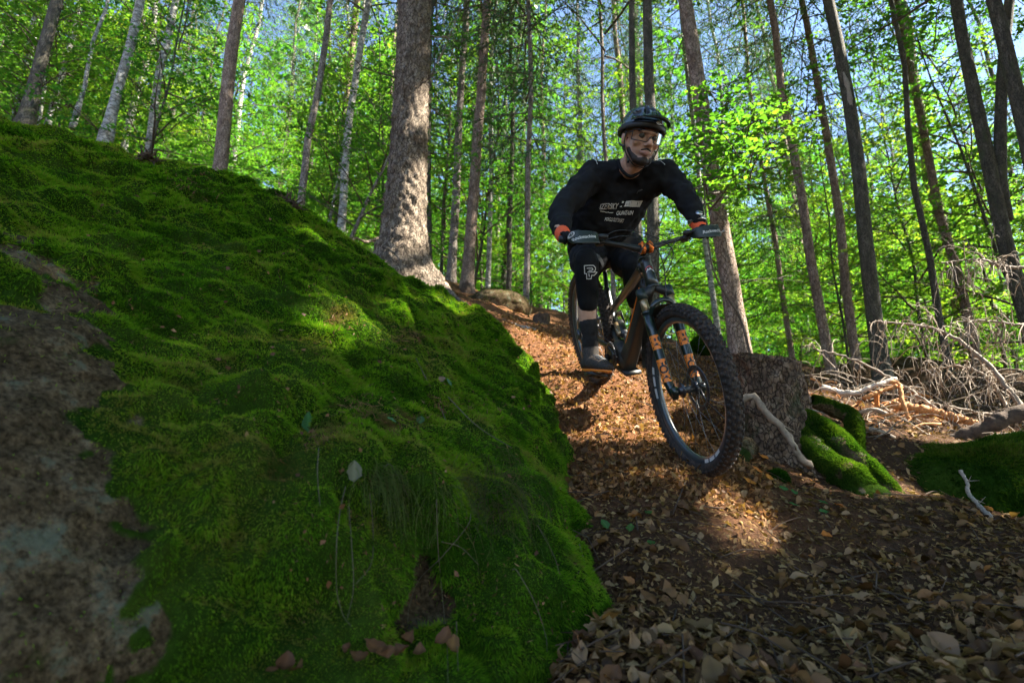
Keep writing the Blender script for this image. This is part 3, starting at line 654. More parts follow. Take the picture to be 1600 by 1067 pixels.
def trunk_arrays(base, direction, H, r0, seed, flare=1.5, flare_h=.5, seg=12, n=26, bend=.12, knots=0, rough=0.02, sink=.5):
    """Round tapered trunk with root flare, bends, knots; local to base."""
    r = np.random.default_rng(seed); s = np.concatenate([np.linspace(-sink, flare_h * 2, n // 3, endpoint=False), np.linspace(flare_h * 2, H, n - n // 3)])
    d = nrm(direction); e = nrm(np.cross(d, [0, 1.0, 0])); g = np.cross(d, e)
    bx = bend * (noise1(s * .35, seed) - noise1(A([0.0]), seed)); by = bend * (noise1(s * .35, seed + 9) - noise1(A([0.0]), seed + 9)); fade = np.clip(s / 2, 0, 1)
    path = d * s[:, None] + e * (bx * fade)[:, None] + g * (by * fade)[:, None]
    rad = r0 * (1 - .75 * np.clip(s / H, 0, 1)) * (1 + (flare - 1) * np.exp(-np.clip(s + .05, 0, None) / flare_h * 1.6))
    V, Fs = tube(path, rad, seg, True)
    T, N, B = frames(path); a = np.linspace(0, 2 * np.pi, seg, endpoint=False)
    lob = 1 + .22 * np.exp(-np.clip(s, 0, None) / flare_h)[:, None] * (flare - 1) * np.cos(a * 5 + seed)[None] + rough * vnoise(V[:-2], 3, seed, 2).reshape(len(s), seg)
    if knots:
        for q in range(knots):
            hk = r.uniform(.6, min(H, 9)); ak = r.uniform(0, 6.28); da = np.angle(np.exp(1j * (a - ak)))
            lob += .13 * np.exp(-((s - hk) / .06) ** 2)[:, None] * np.exp(-(da / .28) ** 2)[None]
    c = np.repeat(path, seg, 0); V[:-2] = c + (V[:-2] - c) * lob.reshape(-1, 1)
    return V, Fs, path
def dead_twigs(path, r, n, lo, hi, L=(.4, 1.2), rad=.006, droop=.25):
    """Bare thin side branches low on a trunk, each a small branching tube set."""
    out = MB()
    for i in range(n):
        h = r.uniform(lo, hi); k = int(np.argmin(np.abs(path[:, 2] - h))); az = r.uniform(0, 6.28); l = r.uniform(*L); d = A([math.cos(az), math.sin(az), r.uniform(-.25, .35)])
        s = np.linspace(0, 1, 7); p = path[k] + d * (s * l)[:, None] - A([0, 0, droop * l]) * (s ** 2)[:, None] + r.normal(0, .012, (7, 3))
        out.add(*tube(p, np.linspace(rad, rad * .3, 7), 4, False))
        for j in range(int(r.integers(1, 4))):
            a = p[int(r.integers(2, 6))]; e = nrm(d + r.normal(0, .6, 3)); out.add(*tube(np.stack([a, a + e * l * .2, a + e * l * .35 + A([0, 0, -.03])]), [rad * .45, rad * .3, rad * .15], 3, False))
    return out

# shared crowns: understory beech, tall beech, spruce
UND = [beech_crown(100 + i, 5.2 + .6 * i, .5, 2.2 + .12 * i, 30 + 2 * i, 15, tone=[1.7, 2.6, 1.3, 3.0, .9][i]) for i in range(5)]
UND_T = [u[0].data('branches') for u in UND]; UND_L = [crown_data('crown', u[1]) for u in UND]
TALL = [beech_crown(200 + i, 17 + i, 5.5, 3.0, 42, 11, (.095, .062), .5, tone=[1.6, 2.4, 2.0][i]) for i in range(3)]
TALL_T = [u[0].data('branches') for u in TALL]; TALL_L = [crown_data('crown', u[1]) for u in TALL]
SPR = [spruce_crown(300 + i, 21, [7.0, 5.0, 3.0][i], [2.3, 2.1, 2.0][i], .66, 5, [1.1, 1.7, .9][i]) for i in range(3)]
SPR_T = [u[0].data('branches') for u in SPR]; SPR_L = [crown_data('crown', u[1]) for u in SPR]
for l, mt in ((UND_T, 'twig'), (TALL_T, 'twig'), (SPR_T, 'twig'), (UND_L, 'leaf'), (TALL_L, 'leaf'), (SPR_L, 'needle')):
    for me in l: me.materials.append(M[mt])
def hang(name, me, parent, rz=0.0, sc=1.0, dz=0.0):
    o = bpy.data.objects.new(name, me); COL.objects.link(o); o.parent = parent; o.rotation_euler = (0, 0, rz); o.scale = (sc, sc, sc); o.location = (0, 0, dz)
    if name in ('branches', 'dead_branches'): o['kind'] = 'stuff'
    return o
def tree(name, cat, label, base, to, Y, wpx, bark, H=20, group=None, crown=None, ci=0, own=None, seg=12, knots=0, flare=1.5, twigs=0, seed=0, bend=.1, twig_mat='twig', cs=1.0, twig_rng=(.8, 7), cz=0.0):
    """A tree from its foot pixel, a second pixel up the stem, its distance and its width in pixels."""
    b = P(*base, Y); t = P(*to, Y); b[2] = min(b[2], ground_z([b[:2]])[0] + .05) if abs(ground_z([b[:2]])[0] - b[2]) < 1.2 else b[2]
    root = empty(name, b, label, cat, group); r0 = wpx * Y / FPX / 2
    V, Fs, path = trunk_arrays(b, t - b, H, r0, seed, flare, .35 + r0, seg, 30, bend, knots)
    tk = link('trunk', mesh_data('trunk', V, Fs), M[bark]); tk.parent = root
    d = nrm(t - b); rot = Vector((0, 0, 1)).rotation_difference(Vector(d)).to_matrix().to_4x4()
    rr = np.random.default_rng(seed + 5)
    if own:                                     # a crown of its own, leaves cut away along the light gaps
        tw, L = own(b)
        o1 = link('crown', crown_data('crown', L), M['leaf' if crown != 'spruce' else 'needle']); o1.parent = root
        o2 = tw.build('branches', M['twig']); o2.parent = root; o2['kind'] = 'stuff'
    elif crown:
        Ts, Ls = {'und': (UND_T, UND_L), 'tall': (TALL_T, TALL_L), 'spruce': (SPR_T, SPR_L)}[crown]; rz = rr.uniform(0, 6.28)
        for nm, l in (('branches', Ts), ('crown', Ls)):
            o = hang(nm, l[ci % len(l)], root, rz, cs, cz); o.location = Vector(path[-1] * 0) + Vector((d[0] * 0, 0, cz))
            o.rotation_euler = (rot @ Matrix.Rotation(rz, 4, 'Z')).to_euler()
    if twigs:
        o = dead_twigs(path, rr, twigs, *twig_rng).build('dead_branches', M[twig_mat]); o.parent = root; o['kind'] = 'stuff'
    return root
def own_tall(seed, base, R, H=16, tone=1.6, nb=46):
    return lambda b: beech_crown(seed, H, base, R, nb, 12, (.095, .062), .5, tone, lit_gap, b)
def own_spruce(seed, base, R, H=20):
    return lambda b: spruce_crown(seed, H, base, R, .5, 5, 1.3, lit_gap, b)

S, BE = 'spruce tree', 'beech tree'
# --- the big spruce beside the trail, with its own fine trunk
bb = P(627, 434, 5.15); bt = P(647, 0, 5.15)
big = empty('spruce_tree', bb, 'thick grey spruce trunk with flared roots beside the mossy boulder', 'tree')
rr = np.random.default_rng(77); seg, n = 96, 260
s = np.linspace(-.5, 13, n); s = np.concatenate([np.linspace(-.6, 4.5, 230), np.linspace(4.6, 19, 30)]); n = len(s)
d = nrm(bt - bb); path = d * s[:, None] + A([1, 0, 0]) * (.02 * np.sin(s * .8))[:, None]
V, Fs = tube(path, .195 * (1 - .03 * np.clip(s, 0, 19)) * (1 + .75 * np.exp(-np.clip(s + .05, 0, None) / .32)), seg, False)
a = np.linspace(0, 2 * np.pi, seg, endpoint=False); c = np.repeat(path, seg, 0); dirv = nrm(V - c)
k = np.ones((n, seg)); ang = np.arctan2(dirv[:, 1], dirv[:, 0]).reshape(n, seg)
for a0, amp, ww in ((-.35, .75, .30), (-2.75, .70, .35), (-1.5, .25, .4), (.9, .6, .4), (2.2, .5, .4)):
    da = np.angle(np.exp(1j * (ang - a0))); k += amp * np.exp(-np.clip(s + .25, 0, None) / .26)[:, None] * np.exp(-(da / ww) ** 2)
for q_ in range(60):
    hk = rr.uniform(.5, 4.4); ak = rr.uniform(-3.14, 3.14); da = np.angle(np.exp(1j * (ang - ak))); amp = rr.uniform(.05, .13)
    k += amp * np.exp(-((s - hk) / .035) ** 2)[:, None] * np.exp(-(da / .17) ** 2)
flakes = vnoise(np.c_[ang.ravel() * 4.2, np.zeros(n * seg), np.repeat(s, seg) * 11], 1.6, 71, 3)
V = c + (V - c) * k.reshape(-1, 1) + dirv * (.016 * np.sign(flakes) * np.abs(flakes) ** .5 * (.6 + .8 * np.exp(-np.repeat(np.clip(s, 0, None), seg) / .8)))[:, None]
tk = link('trunk', mesh_data('trunk', V, Fs), M['bark_big']); tk.parent = big
tw, L = own_spruce(900, 6.5, 2.6, 19)(bb)
o = link('crown', crown_data('crown', L), M['needle']); o.parent = big; o = tw.build('branches', M['twig']); o.parent = big; o['kind'] = 'stuff'
for q_ in range(26):
    hk = rr.uniform(1.8, 5.6); ak = rr.uniform(-3.3, .3) if q_ % 4 else rr.uniform(0, 6.28); l = rr.uniform(.3, 1.1); dd = A([math.cos(ak), math.sin(ak), rr.uniform(-.1, .35)]); s7 = np.linspace(0, 1, 9)
    p = d * hk + dd * (.12 + s7 * l)[:, None] + A([0, 0, 1]) * (-.18 * l * np.sin(s7 * 3.0) + rr.normal(0, .01, 9))[:, None] + rr.normal(0, .008, (9, 3))
    mb = MB().add(*tube(p, np.linspace(.009, .0025, 9), 5, True))
    for j in range(3):
        a_ = p[3 + j * 2 - 1]; e = nrm(dd + rr.normal(0, .7, 3)); mb.add(*tube(np.stack([a_, a_ + e * .09, a_ + e * .16 + A([0, 0, -.03])]), [.0035, .003, .0015], 4, False))
    o = mb.build('dead_branch', M['twig_pale' if q_ % 5 == 0 else 'twig']); o.parent = big
for pts, r_ in (([(590, 372), (572, 378), (556, 372), (548, 380)], .014), ([(600, 385), (615, 395), (628, 410)], .012), ([(690, 448), (712, 466), (735, 482)], .035), ([(705, 470), (735, 488), (758, 500)], .030), ([(660, 442), (690, 465), (716, 487)], .028)):
    p = spline([P(x, y, 4.75 - .25 * i) for i, (x, y) in enumerate(pts)], 14); p[-1, 2] -= .06
    o = MB().add(*tube(p, np.linspace(r_, r_ * .5, 14) * (1 + .2 * rr.normal(0, 1, 14)), 8)).build('root', M['bark_big'], big)

# --- trees one can tell apart
TR = [
 ('spruce_tree', 'dark reddish spruce trunk standing behind the top of the mossy boulder', (340, 287), (374, 60), 8.0, 24, 'bark_red', dict(crown='spruce', ci=1, knots=14, twigs=10)),
 ('birch_tree', 'bright white sunlit trunk rising behind the upper left boulder edge', (168, 206), (216, 0), 9.5, 17, 'bark_pale', dict(crown='tall', ci=0, twigs=9, twig_mat='twig_pale')),
 ('birch_tree', 'pale sunlit trunk just right of the brightest white one behind the boulder', (236, 235), (280, 0), 11, 14, 'bark_pale', dict(crown='tall', ci=1, twigs=5, twig_mat='twig_pale')),
 ('birch_tree', 'thin crooked pale trunk left of the bright white one', (122, 170), (172, 0), 10.5, 7, 'bark_pale', dict(crown='tall', ci=2, bend=.3, twigs=4)),
 ('spruce_tree', 'dark trunk at the far left end of the boulder ridge', (40, 190), (92, 0), 10, 22, 'bark_dark', dict(crown='spruce', ci=0, twigs=10)),
 ('birch_tree', 'short pale trunk nearest the dark left trunk behind the boulder ridge', (57, 196), (92, 40), 12, 9, 'bark_pale', dict(crown='und', ci=1)),
 ('birch_tree', 'second pale trunk of the close pair behind the ridge at the left', (74, 200), (106, 50), 12.3, 9, 'bark_pale', dict(crown='und', ci=3)),
 ('spruce_tree', 'slim brown trunk above the dark twig lump on the boulder', (470, 322), (508, 60), 8.5, 13, 'bark_spruce', dict(crown='spruce', ci=0, twigs=8)),
 ('birch_tree', 'pale trunk close on the left of the thick grey spruce', (533, 362), (556, 150), 10.5, 14, 'bark_pale', dict(crown='tall', ci=1, twigs=3)),
 ('birch_tree', 'thin pale stem between the slim brown trunk and the pale trunk', (513, 350), (540, 150), 12, 6, 'bark_pale', dict(crown='und', ci=0)),
 ('young_tree', 'thin stem leaning strongly right against the foot of the thick spruce', (545, 368), (602, 250), 7.5, 6, 'bark_spruce', dict(H=5, crown='und', ci=2, cs=.6)),
 ('spruce_tree', 'slim dark trunk touching the right side of the thick grey spruce', (671, 432), (676, 180), 10, 10, 'bark_dark', dict(crown='spruce', ci=2, twigs=10)),
 ('spruce_tree', 'dark brown trunk just left of the paler leaning trunk beyond the trail', (704, 450), (713, 200), 10, 15, 'bark_spruce', dict(crown='spruce', ci=0, knots=10, twigs=5)),
 ('spruce_tree', 'stout pinkish trunk lit on its right side beyond the trail', (730, 455), (743, 190), 9, 20, 'bark_red', dict(crown='spruce', ci=1, knots=16, twigs=6)),
 ('spruce_tree', 'narrow pale trunk right of the stout pinkish one', (763, 452), (767, 220), 11, 9, 'bark_pale', dict(crown='spruce', ci=2, twigs=6)),
 ('spruce_tree', 'narrow dark trunk above the left end of the small mossy rock', (795, 452), (799, 200), 11, 9, 'bark_dark', dict(crown='spruce', ci=1, twigs=5)),
 ('spruce_tree', 'straight greyish trunk at the right end of the small mossy rock', (822, 488), (822, 200), 8.5, 10, 'bark_spruce', dict(crown='spruce', ci=2, twigs=6)),
 ('beech_tree', 'thicker of the twin dark trunks directly behind the rider', (1022, 560), (1014, 0), 6.6, 21, 'bark_dark', dict(own=own_tall(901, 6.5, 2.6), bend=.05, seg=16)),
 ('beech_tree', 'thinner left one of the twin dark trunks behind the rider', (1000, 555), (986, 0), 6.9, 14, 'bark_dark', dict(own=own_tall(902, 6.8, 2.4), bend=.05)),
 ('beech_tree', 'thin leafy tree rising just left of the helmet', (962, 520), (944, 40), 9.5, 8, 'bark_spruce', dict(crown='tall', ci=1)),
 ('spruce_tree', 'tall pinkish spruce trunk with dark knots right of the handlebar', (1159, 566), (1083, 0), 6.0, 31, 'bark_red', dict(crown='spruce', own=own_spruce(903, 6.6, 2.3), knots=40, seg=28, twigs=8, flare=1.35)),
 ('spruce_tree', 'brown trunk behind the right part of the sawn stump', (1303, 606), (1216, 90), 7.6, 16, 'bark_red', dict(crown='spruce', own=own_spruce(904, 7.2, 2.0), knots=16, twigs=5)),
 ('spruce_tree', 'brown trunk half hidden left of the dark scarred one', (1347, 615), (1278, 200), 8.6, 15, 'bark_red', dict(crown='spruce', ci=1, knots=10, twigs=6)),
 ('beech_tree', 'dark trunk with a pale scar halfway up at the right', (1380, 596), (1288, 0), 6.8, 24, 'bark_dark', dict(own=own_tall(905, 6.5, 2.8), seg=20, bend=.1)),
 ('beech_tree', 'thin very dark trunk leaning left beside the dark scarred one', (1486, 590), (1383, 20), 7.4, 11, 'bark_dark', dict(own=own_tall(906, 6.8, 2.2), bend=.12)),
 ('spruce_tree', 'brown trunk behind the arching dead spruce boughs', (1532, 590), (1437, 190), 9, 15, 'bark_red', dict(crown='spruce', ci=0, knots=8, twigs=8)),
 ('beech_tree', 'dark forked trunk at the right picture edge', (1612, 520), (1506, 40), 6.2, 24, 'bark_dark', dict(own=own_tall(907, 5.5, 2.8), seg=18, bend=.12)),
 ('beech_tree', 'thick dark trunk crossing the top right corner', (1668, 520), (1556, 0), 4.9, 27, 'bark_dark', dict(own=own_tall(908, 5.6, 2.8), seg=18, bend=.05)),
 ('spruce_tree', 'thin reddish trunk far behind the sawn stump', (1242, 590), (1204, 330), 11, 9, 'bark_red', dict(crown='spruce', ci=2, twigs=5)),
 ('spruce_tree', 'slim pale trunk left of the pinkish spruce beyond the front wheel', (1126, 560), (1096, 300), 11, 10, 'bark_pale', dict(crown='spruce', ci=1, twigs=4)),
 ('young_tree', 'very thin white stem between front wheel and pinkish spruce', (1141, 560), (1116, 330), 12, 4, 'bark_pale', dict(crown='und', ci=1, H=9)),
]
for i, (nm, lab, b, t, Y, w, bk, kw) in enumerate(TR):
    kw.setdefault('seed', 40 + i * 3)
    tree(nm, 'tree', lab, b, t, Y, w, bk, **kw)
forked = [o for o in COL.objects if o.get('label') == 'dark forked trunk at the right picture edge'][0]
p = spline([P(1572, 345, 6.2), P(1563, 270, 6.15), P(1566, 120, 6.1), P(1582, -60, 6.0), P(1590, -300, 5.9)], 22)
adopt(MB().add(*tube(p, np.linspace(.075, .045, 22), 10)).build('fork_stem', M['bark_dark']), forked)
scar = [o for o in COL.objects if o.get('label', '').startswith('dark trunk with a pale scar')][0]
c0 = P(1317, 150, 6.66); p = spline([P(1317, 112, 6.70), P(1324, 138, 6.70), P(1329, 168, 6.70), P(1335, 200, 6.70)], 12)
o = MB().add(*tube(p, A([.01, .02, .03, .04, .035, .04, .045, .04, .03, .02, .015, .008]), 8, True, A([.01, .025, .04, .045, .04, .045, .05, .045, .04, .025, .015, .008]))).build('bark_scar', M['wood_grey']); adopt(o, scar)

# --- unnamed company: trunks further back, young beeches filling the space between
RX = np.random.default_rng(55)
ZONES = [(-400, 110, 'behind the left end of the boulder ridge'), (110, 230, 'around the bright white trunk'), (230, 330, 'between the pale and the dark reddish trunk behind the boulder'), (330, 460, 'just right of the dark reddish trunk behind the boulder'), (460, 590, 'between the slim brown trunk and the thick grey spruce'),
         (590, 700, 'behind the thick grey spruce'), (700, 780, 'behind the stout pinkish trunk beyond the trail'), (780, 880, 'above the lichen covered rock'), (880, 1000, "behind the rider's right arm"), (1000, 1100, 'between the twin trunks and the pinkish spruce'), (1100, 1200, 'behind the pinkish spruce'), (1200, 1300, 'above the sawn stump'),
         (1300, 1400, 'beside the dark scarred trunk'), (1400, 1500, 'above the long arching dead bough'), (1500, 2400, 'by the dark forked trunk at the right edge')]
ORD = ['nearest', 'second nearest', 'third nearest', 'fourth nearest', 'fifth nearest', 'sixth nearest', 'seventh nearest', 'eighth nearest', 'ninth nearest', 'tenth nearest']
def zone_labels(pos, kind, shared, limit):
    """A label per tree: its rank in depth within the gap where it is seen; the far ones share one."""
    px = [float(proj([x, y, ground_z([[x, y]])[0] + 3.0])[0]) for x, y in pos]; out = [shared] * len(pos)
    for lo_, hi_, where in ZONES:
        ids = sorted([i for i in range(len(pos)) if lo_ <= px[i] < hi_ and pos[i][1] < limit], key=lambda i: pos[i][1])
        for k_, i in enumerate(ids[:10]): out[i] = ORD[k_] + ' ' + kind + ' ' + where
    return out
def scatter(n, ylo, yhi, xmax, mind, avoid=None):
    out = []
    for _ in range(n * 30):
        if len(out) >= n: break
        y = math.sqrt(RX.uniform(ylo ** 2, yhi ** 2)); x = RX.uniform(-xmax, xmax) * y
        if any((x - a) ** 2 + (y - b) ** 2 < mind ** 2 for a, b in out): continue
        if avoid is not None and avoid(x, y): continue
        out.append((x, y))
    return A(out)
far_trunks = scatter(44, 12, 30, 1.05, 1.0)
V, Fs, pth = trunk_arrays(None, A([0, 0, 1.0]), 21, .13, 400, 1.4, .5, 9, 24, .15, 0, sink=1.0); FT = [mesh_data('trunk', V, Fs)]
V, Fs, pth2 = trunk_arrays(None, A([0.03, 0, 1.0]), 19, .095, 401, 1.4, .5, 9, 24, .3, 0, sink=1.0); FT.append(mesh_data('trunk', V, Fs))
FTm = []
for q_, (me, mt) in enumerate(((FT[0], 'bark_spruce'), (FT[1], 'bark_dark'), (FT[0].copy(), 'bark_red'), (FT[1].copy(), 'bark_pale'))): me.materials.append(M[mt]); FTm.append(me)
DT = dead_twigs(pth, np.random.default_rng(5), 22, 1.5, 8).data('dead_branches'); DT.materials.append(M['twig'])
FL = zone_labels(far_trunks, 'slender trunk', 'one of the slender trees standing deep in the sunlit forest', 19)
for i, (x, y) in enumerate(far_trunks):
    root = empty('forest_tree', (x, y, ground_z([[x, y]])[0]), FL[i], 'tree', 'slender trees deep in the forest')
    root.rotation_euler = (RX.normal(0, .02), RX.normal(0, .02), RX.uniform(0, 6.28)); s_ = RX.uniform(.7, 1.15); root.scale = (s_, s_, RX.uniform(.9, 1.1))
    hang('trunk', FTm[int(RX.integers(0, 4))], root)
    if i % 5 < 4:
        k = int(RX.integers(0, 3)); hang('branches', SPR_T[k], root); hang('crown', SPR_L[k], root); hang('dead_branches', DT, root)
    else:
        k = int(RX.integers(0, 3)); hang('branches', TALL_T[k], root); hang('crown', TALL_L[k], root)
V, Fs, _p = trunk_arrays(None, A([0, 0, 1.0]), 6.5, .035, 410, 1.3, .2, 7, 14, .12, 0, sink=.6); UT = mesh_data('stem', V, Fs); UT.materials.append(M['bark_dark'])
def blocks(x, y):
    if y < 9 and x < .55 * y and x > -.5 * y: return True        # keep the trail and the rider's backdrop open close by
    if y < 9.8 and x < -.5 * y: return True                      # nor the pale trunks on the left
    z = ground_z([[x, y]])[0]; pts = A([[x, y, z + k] for k in (1, 2.2, 3.4, 4.6)])
    return bool(lit_gap(pts, 1.0, 1.9).any())
young = scatter(125, 7.5, 27, 1.1, 1.1, blocks)
YL = zone_labels(young, 'leafy young beech', 'leafy young beech with bright green layered foliage deep between the forest trunks', 17)
for i, (x, y) in enumerate(young):
    root = empty('young_beech', (x, y, ground_z([[x, y]])[0] - .05), YL[i], 'tree', 'young beeches filling the forest')
    root.rotation_euler = (RX.normal(0, .05), RX.normal(0, .05), RX.uniform(0, 6.28)); s_ = RX.uniform(.7, 1.25); root.scale = (s_, s_, s_ * RX.uniform(.9, 1.15))
    k = int(RX.integers(0, 5)); hang('stem', UT, root); hang('branches', UND_T[k], root); hang('crown', UND_L[k], root)

# --- unseen beeches added beside the viewer so their crowns shade the foreground
for i, (x, y, hb, R, tone) in enumerate([(6.5, 2.2, 4.5, 3.0, 1.5), (8.5, 4.6, 4.5, 3.2, 1.4), (7.5, -.6, 4.5, 3.0, 1.7), (11.5, 6.0, 5, 3.4, 1.5), (11, 2.4, 5, 3.3, 1.6), (14.5, 4.4, 6, 3.5, 1.5), (4.2, -1.4, 4.5, 2.8, 1.6), (13.5, 8.6, 6, 3.4, 1.6), (9.5, -3.0, 5, 3.2, 1.5), (1.0, -3.5, 5, 3.0, 1.6), (9.0, 1.2, 4, 3.2, 1.5), (5.4, .4, 3.6, 2.2, 1.5), (5.5, -4.5, 5, 3.2, 1.6), (12.5, -.8, 5, 3.4, 1.5)]):
    b = A([x, y, ground_z([[x, y]])[0]]); root = empty('shade_beech', b, 'unseen beech added beside the viewer to shade the foreground', 'tree', 'unseen beeches added for shade')
    V, Fs, path = trunk_arrays(b, A([0, 0, 1.0]), 16, .16, 500 + i, 1.4, .4, 12, 22, .15); o = link('trunk', mesh_data('trunk', V, Fs), M['bark_dark']); o.parent = root
    tw, L = beech_crown(600 + i, 15.5, hb, R, 62, 17, (.122, .084), .6, tone, lit_gap, b)
    o = link('crown', crown_data('crown', L), M['leaf']); o.parent = root; o = tw.build('branches', M['twig']); o.parent = root; o['kind'] = 'stuff'

# --- the wood far behind, read as one mass
def distant():
    r = np.random.default_rng(808); mb = MB(); LC = []; K = []
    for i in range(260):
        y = math.sqrt(r.uniform(25 ** 2, 70 ** 2)); x = r.uniform(-1.15, 1.15) * y; z = ground_z([[x, y]])[0]; Ht = r.uniform(10, 24); Rr = r.uniform(1.9, 3.6); n = 380
        f = r.random(n) ** .8; a = r.uniform(0, 6.28, n); rd = Rr * np.sqrt(r.random(n)) * (1.05 - f * .8)
        c = np.c_[x + rd * np.cos(a), y + rd * np.sin(a), z + .4 + f * Ht]; LC.append(c); K.append(np.full(n, r.uniform(1.0, 3.2)))
        mb.add(*tube(A([[x, y, z - 1], [x + r.normal(0, .3), y, z + Ht * .5], [x, y, z + Ht]]), [.16, .11, .03], 5, False), col=(.13, .11, .09))
    LC = np.concatenate(LC); K = np.concatenate(K); n = len(LC)
    V = leaf_quads(LC, r.normal(0, 1, (n, 3)) * [1, 1, .5], A([0, 0, 1.0]) + r.normal(0, .6, (n, 3)), r.uniform(.35, .8, n), r.uniform(.22, .5, n), .2)
    mb.add(V, [np.arange(n * 4).reshape(-1, 4)], np.repeat(pick(LEAFPAL, K + r.normal(0, .5, n)), 4, 0))
    o = mb.build('distant_forest', M['leaf'], smooth=False); tag(o, 'far green wood closing the view behind the trunks', kind='stuff')
distant()
# ------------------------------------------------------------------ mountain bike
AF, AR, HC = P(1076, 608, 2.45), P(922, 512, 3.55), P(1008, 384, 2.47)
BBK = P(971, 553, 3.10)                                        # bottom bracket
heading = nrm((AF - AR) * A([1, 1, 0]))
sF = nrm(A([0.13, -0.99, 0.0])); sU = nrm(HC - AF); sF = nrm(sF - sU * (sF @ sU)); sL = np.cross(sU, sF)     # steering frame: up, forward, rider's left
bF_ = nrm(AF - AR); bLean = nrm(HC - (AF + AR) / 2)
bU = nrm(bLean - bF_ * (bLean @ bF_)); bL = np.cross(bU, bF_)
bL = nrm(bL * 0.75 + sL * 0.25); bL = nrm(bL - bF_ * (bL @ bF_)); bU = np.cross(bF_, bL)
bike = empty('mountain_bike', P(1090, 742, 2.5), 'black full-suspension mountain bike with orange fork decals descending the trail under the rider', 'bicycle')
SLEN = np.linalg.norm(HC - AF)
def st(u, f=0, l=0): return AF + sU * u + sF * (f - 0.044) + sL * l      # point in the steering frame measured from the axle
def bk(p, f=0, u=0, l=0): return A(p) + bF_ * f + bU * u + bL * l

def wheel(name, c, ax, up, front):
    e1 = nrm(up - ax * (up @ ax)); Rr = .311
    hub = MB().add(*rod(c - ax * .055, c + ax * .055, .016, 14)).add(*rod(c - ax * .034, c - ax * .028, .032, 18)).add(*rod(c + ax * .028, c + ax * .034, .032, 18)).build(name, M['dark_metal'], bike)
    th = np.linspace(0, 2 * np.pi, 20, endpoint=False)
    prof = [(.018 + .033 * math.cos(t) * (1.0 if math.cos(t) > 0 else .75), .031 * math.sin(t)) for t in th]
    ty = MB().add(*ring_torus(c, ax, e1, Rr + .012, prof, 96)).build('tyre', M['rubber'], hub)
    kn = MB(); e2 = np.cross(ax, e1)
    for i in range(74):
        a = 2 * math.pi * (i + .5 * 0) / 74
        for row, (w, ln, off) in enumerate(((0.0, .011, 0), (.62, .010, .5), (-.62, .010, .5), (1.12, .012, .1), (-1.12, .012, .1))):
            if row == 0 and i % 2: offs = (-.16, .16)
            else: offs = (0,)
            for o_ in offs:
                b = a + off * 2 * math.pi / 74; rd = e1 * math.cos(b) + e2 * math.sin(b); tg = np.cross(ax, rd); wv = w + o_
                cc = c + rd * (Rr + .030 + .034 * math.cos(wv)) + ax * .0325 * math.sin(wv); nn = nrm(rd * math.cos(wv) + ax * math.sin(wv)); sd = np.cross(tg, nn)
                kn.add(*box(cc, [tg * ln * .62, sd * (.0065 if row else .006), nn * .0042]))
    t = kn.build('tread', M['rubber'], ty, smooth=False); t['kind'] = 'stuff'
    MB().add(*ring_torus(c, ax, e1, Rr, [(.006, -.017), (.010, -.015), (.010, .015), (.006, .017), (-.010, .013), (-.017, .006), (-.017, -.006), (-.010, -.013)], 96)).build('rim', M['rim'], hub)
    if front:                                           # rim decals
        for k, a0 in enumerate((.6, 2.7, 4.8)):
            a = np.linspace(a0, a0 + .5, 14); rd = e1 * np.cos(a)[:, None] + e2 * np.sin(a)[:, None]; V = []
            for r_, w_ in ((.0068, -.0182), (-.0085, -.0146)): V.append(c + rd * (Rr + r_) + ax * w_)
            V = np.concatenate(V); i = np.arange(13)
            for sg in (i[:4], i[5:9], i[10:]): MB().add(V, [np.stack([sg, sg + 1, sg + 15, sg + 14], -1)]).build('rim_decal', M['white_print' if k else 'fork_green'], hub)
    for i in range(28):
        a = 2 * math.pi * i / 28; b = a + (.42 if (i // 2) % 2 else -.42); s_ = -1 if i % 2 else 1
        p0 = c + ax * s_ * .031 + (e1 * math.cos(b) + e2 * math.sin(b)) * .028; p1 = c + ax * s_ * .004 + (e1 * math.cos(a) + e2 * math.sin(a)) * (Rr - .016)
        MB().add(*rod(p0, p1, .0009, 5)).build('spoke', M['spoke'], hub)
    # brake disc on the rider's left
    dc = c + ax * .042; dd = MB().add(*ring_torus(dc, ax, e1, .088, [(.012, -.001), (.012, .001), (-.010, .001), (-.010, -.001)], 48))
    for i in range(6):
        a = i * math.pi / 3; dd.add(*rod(dc + (e1 * math.cos(a) + e2 * math.sin(a)) * .022, dc + (e1 * math.cos(a + .5) + e2 * math.sin(a + .5)) * .082, .004, 5))
    dd.build('brake_disc', M['dark_metal'], hub)
    return hub
wheel('front_wheel', AF, sL, sU, True)
wheel('rear_wheel', AR, bL, bU, False)

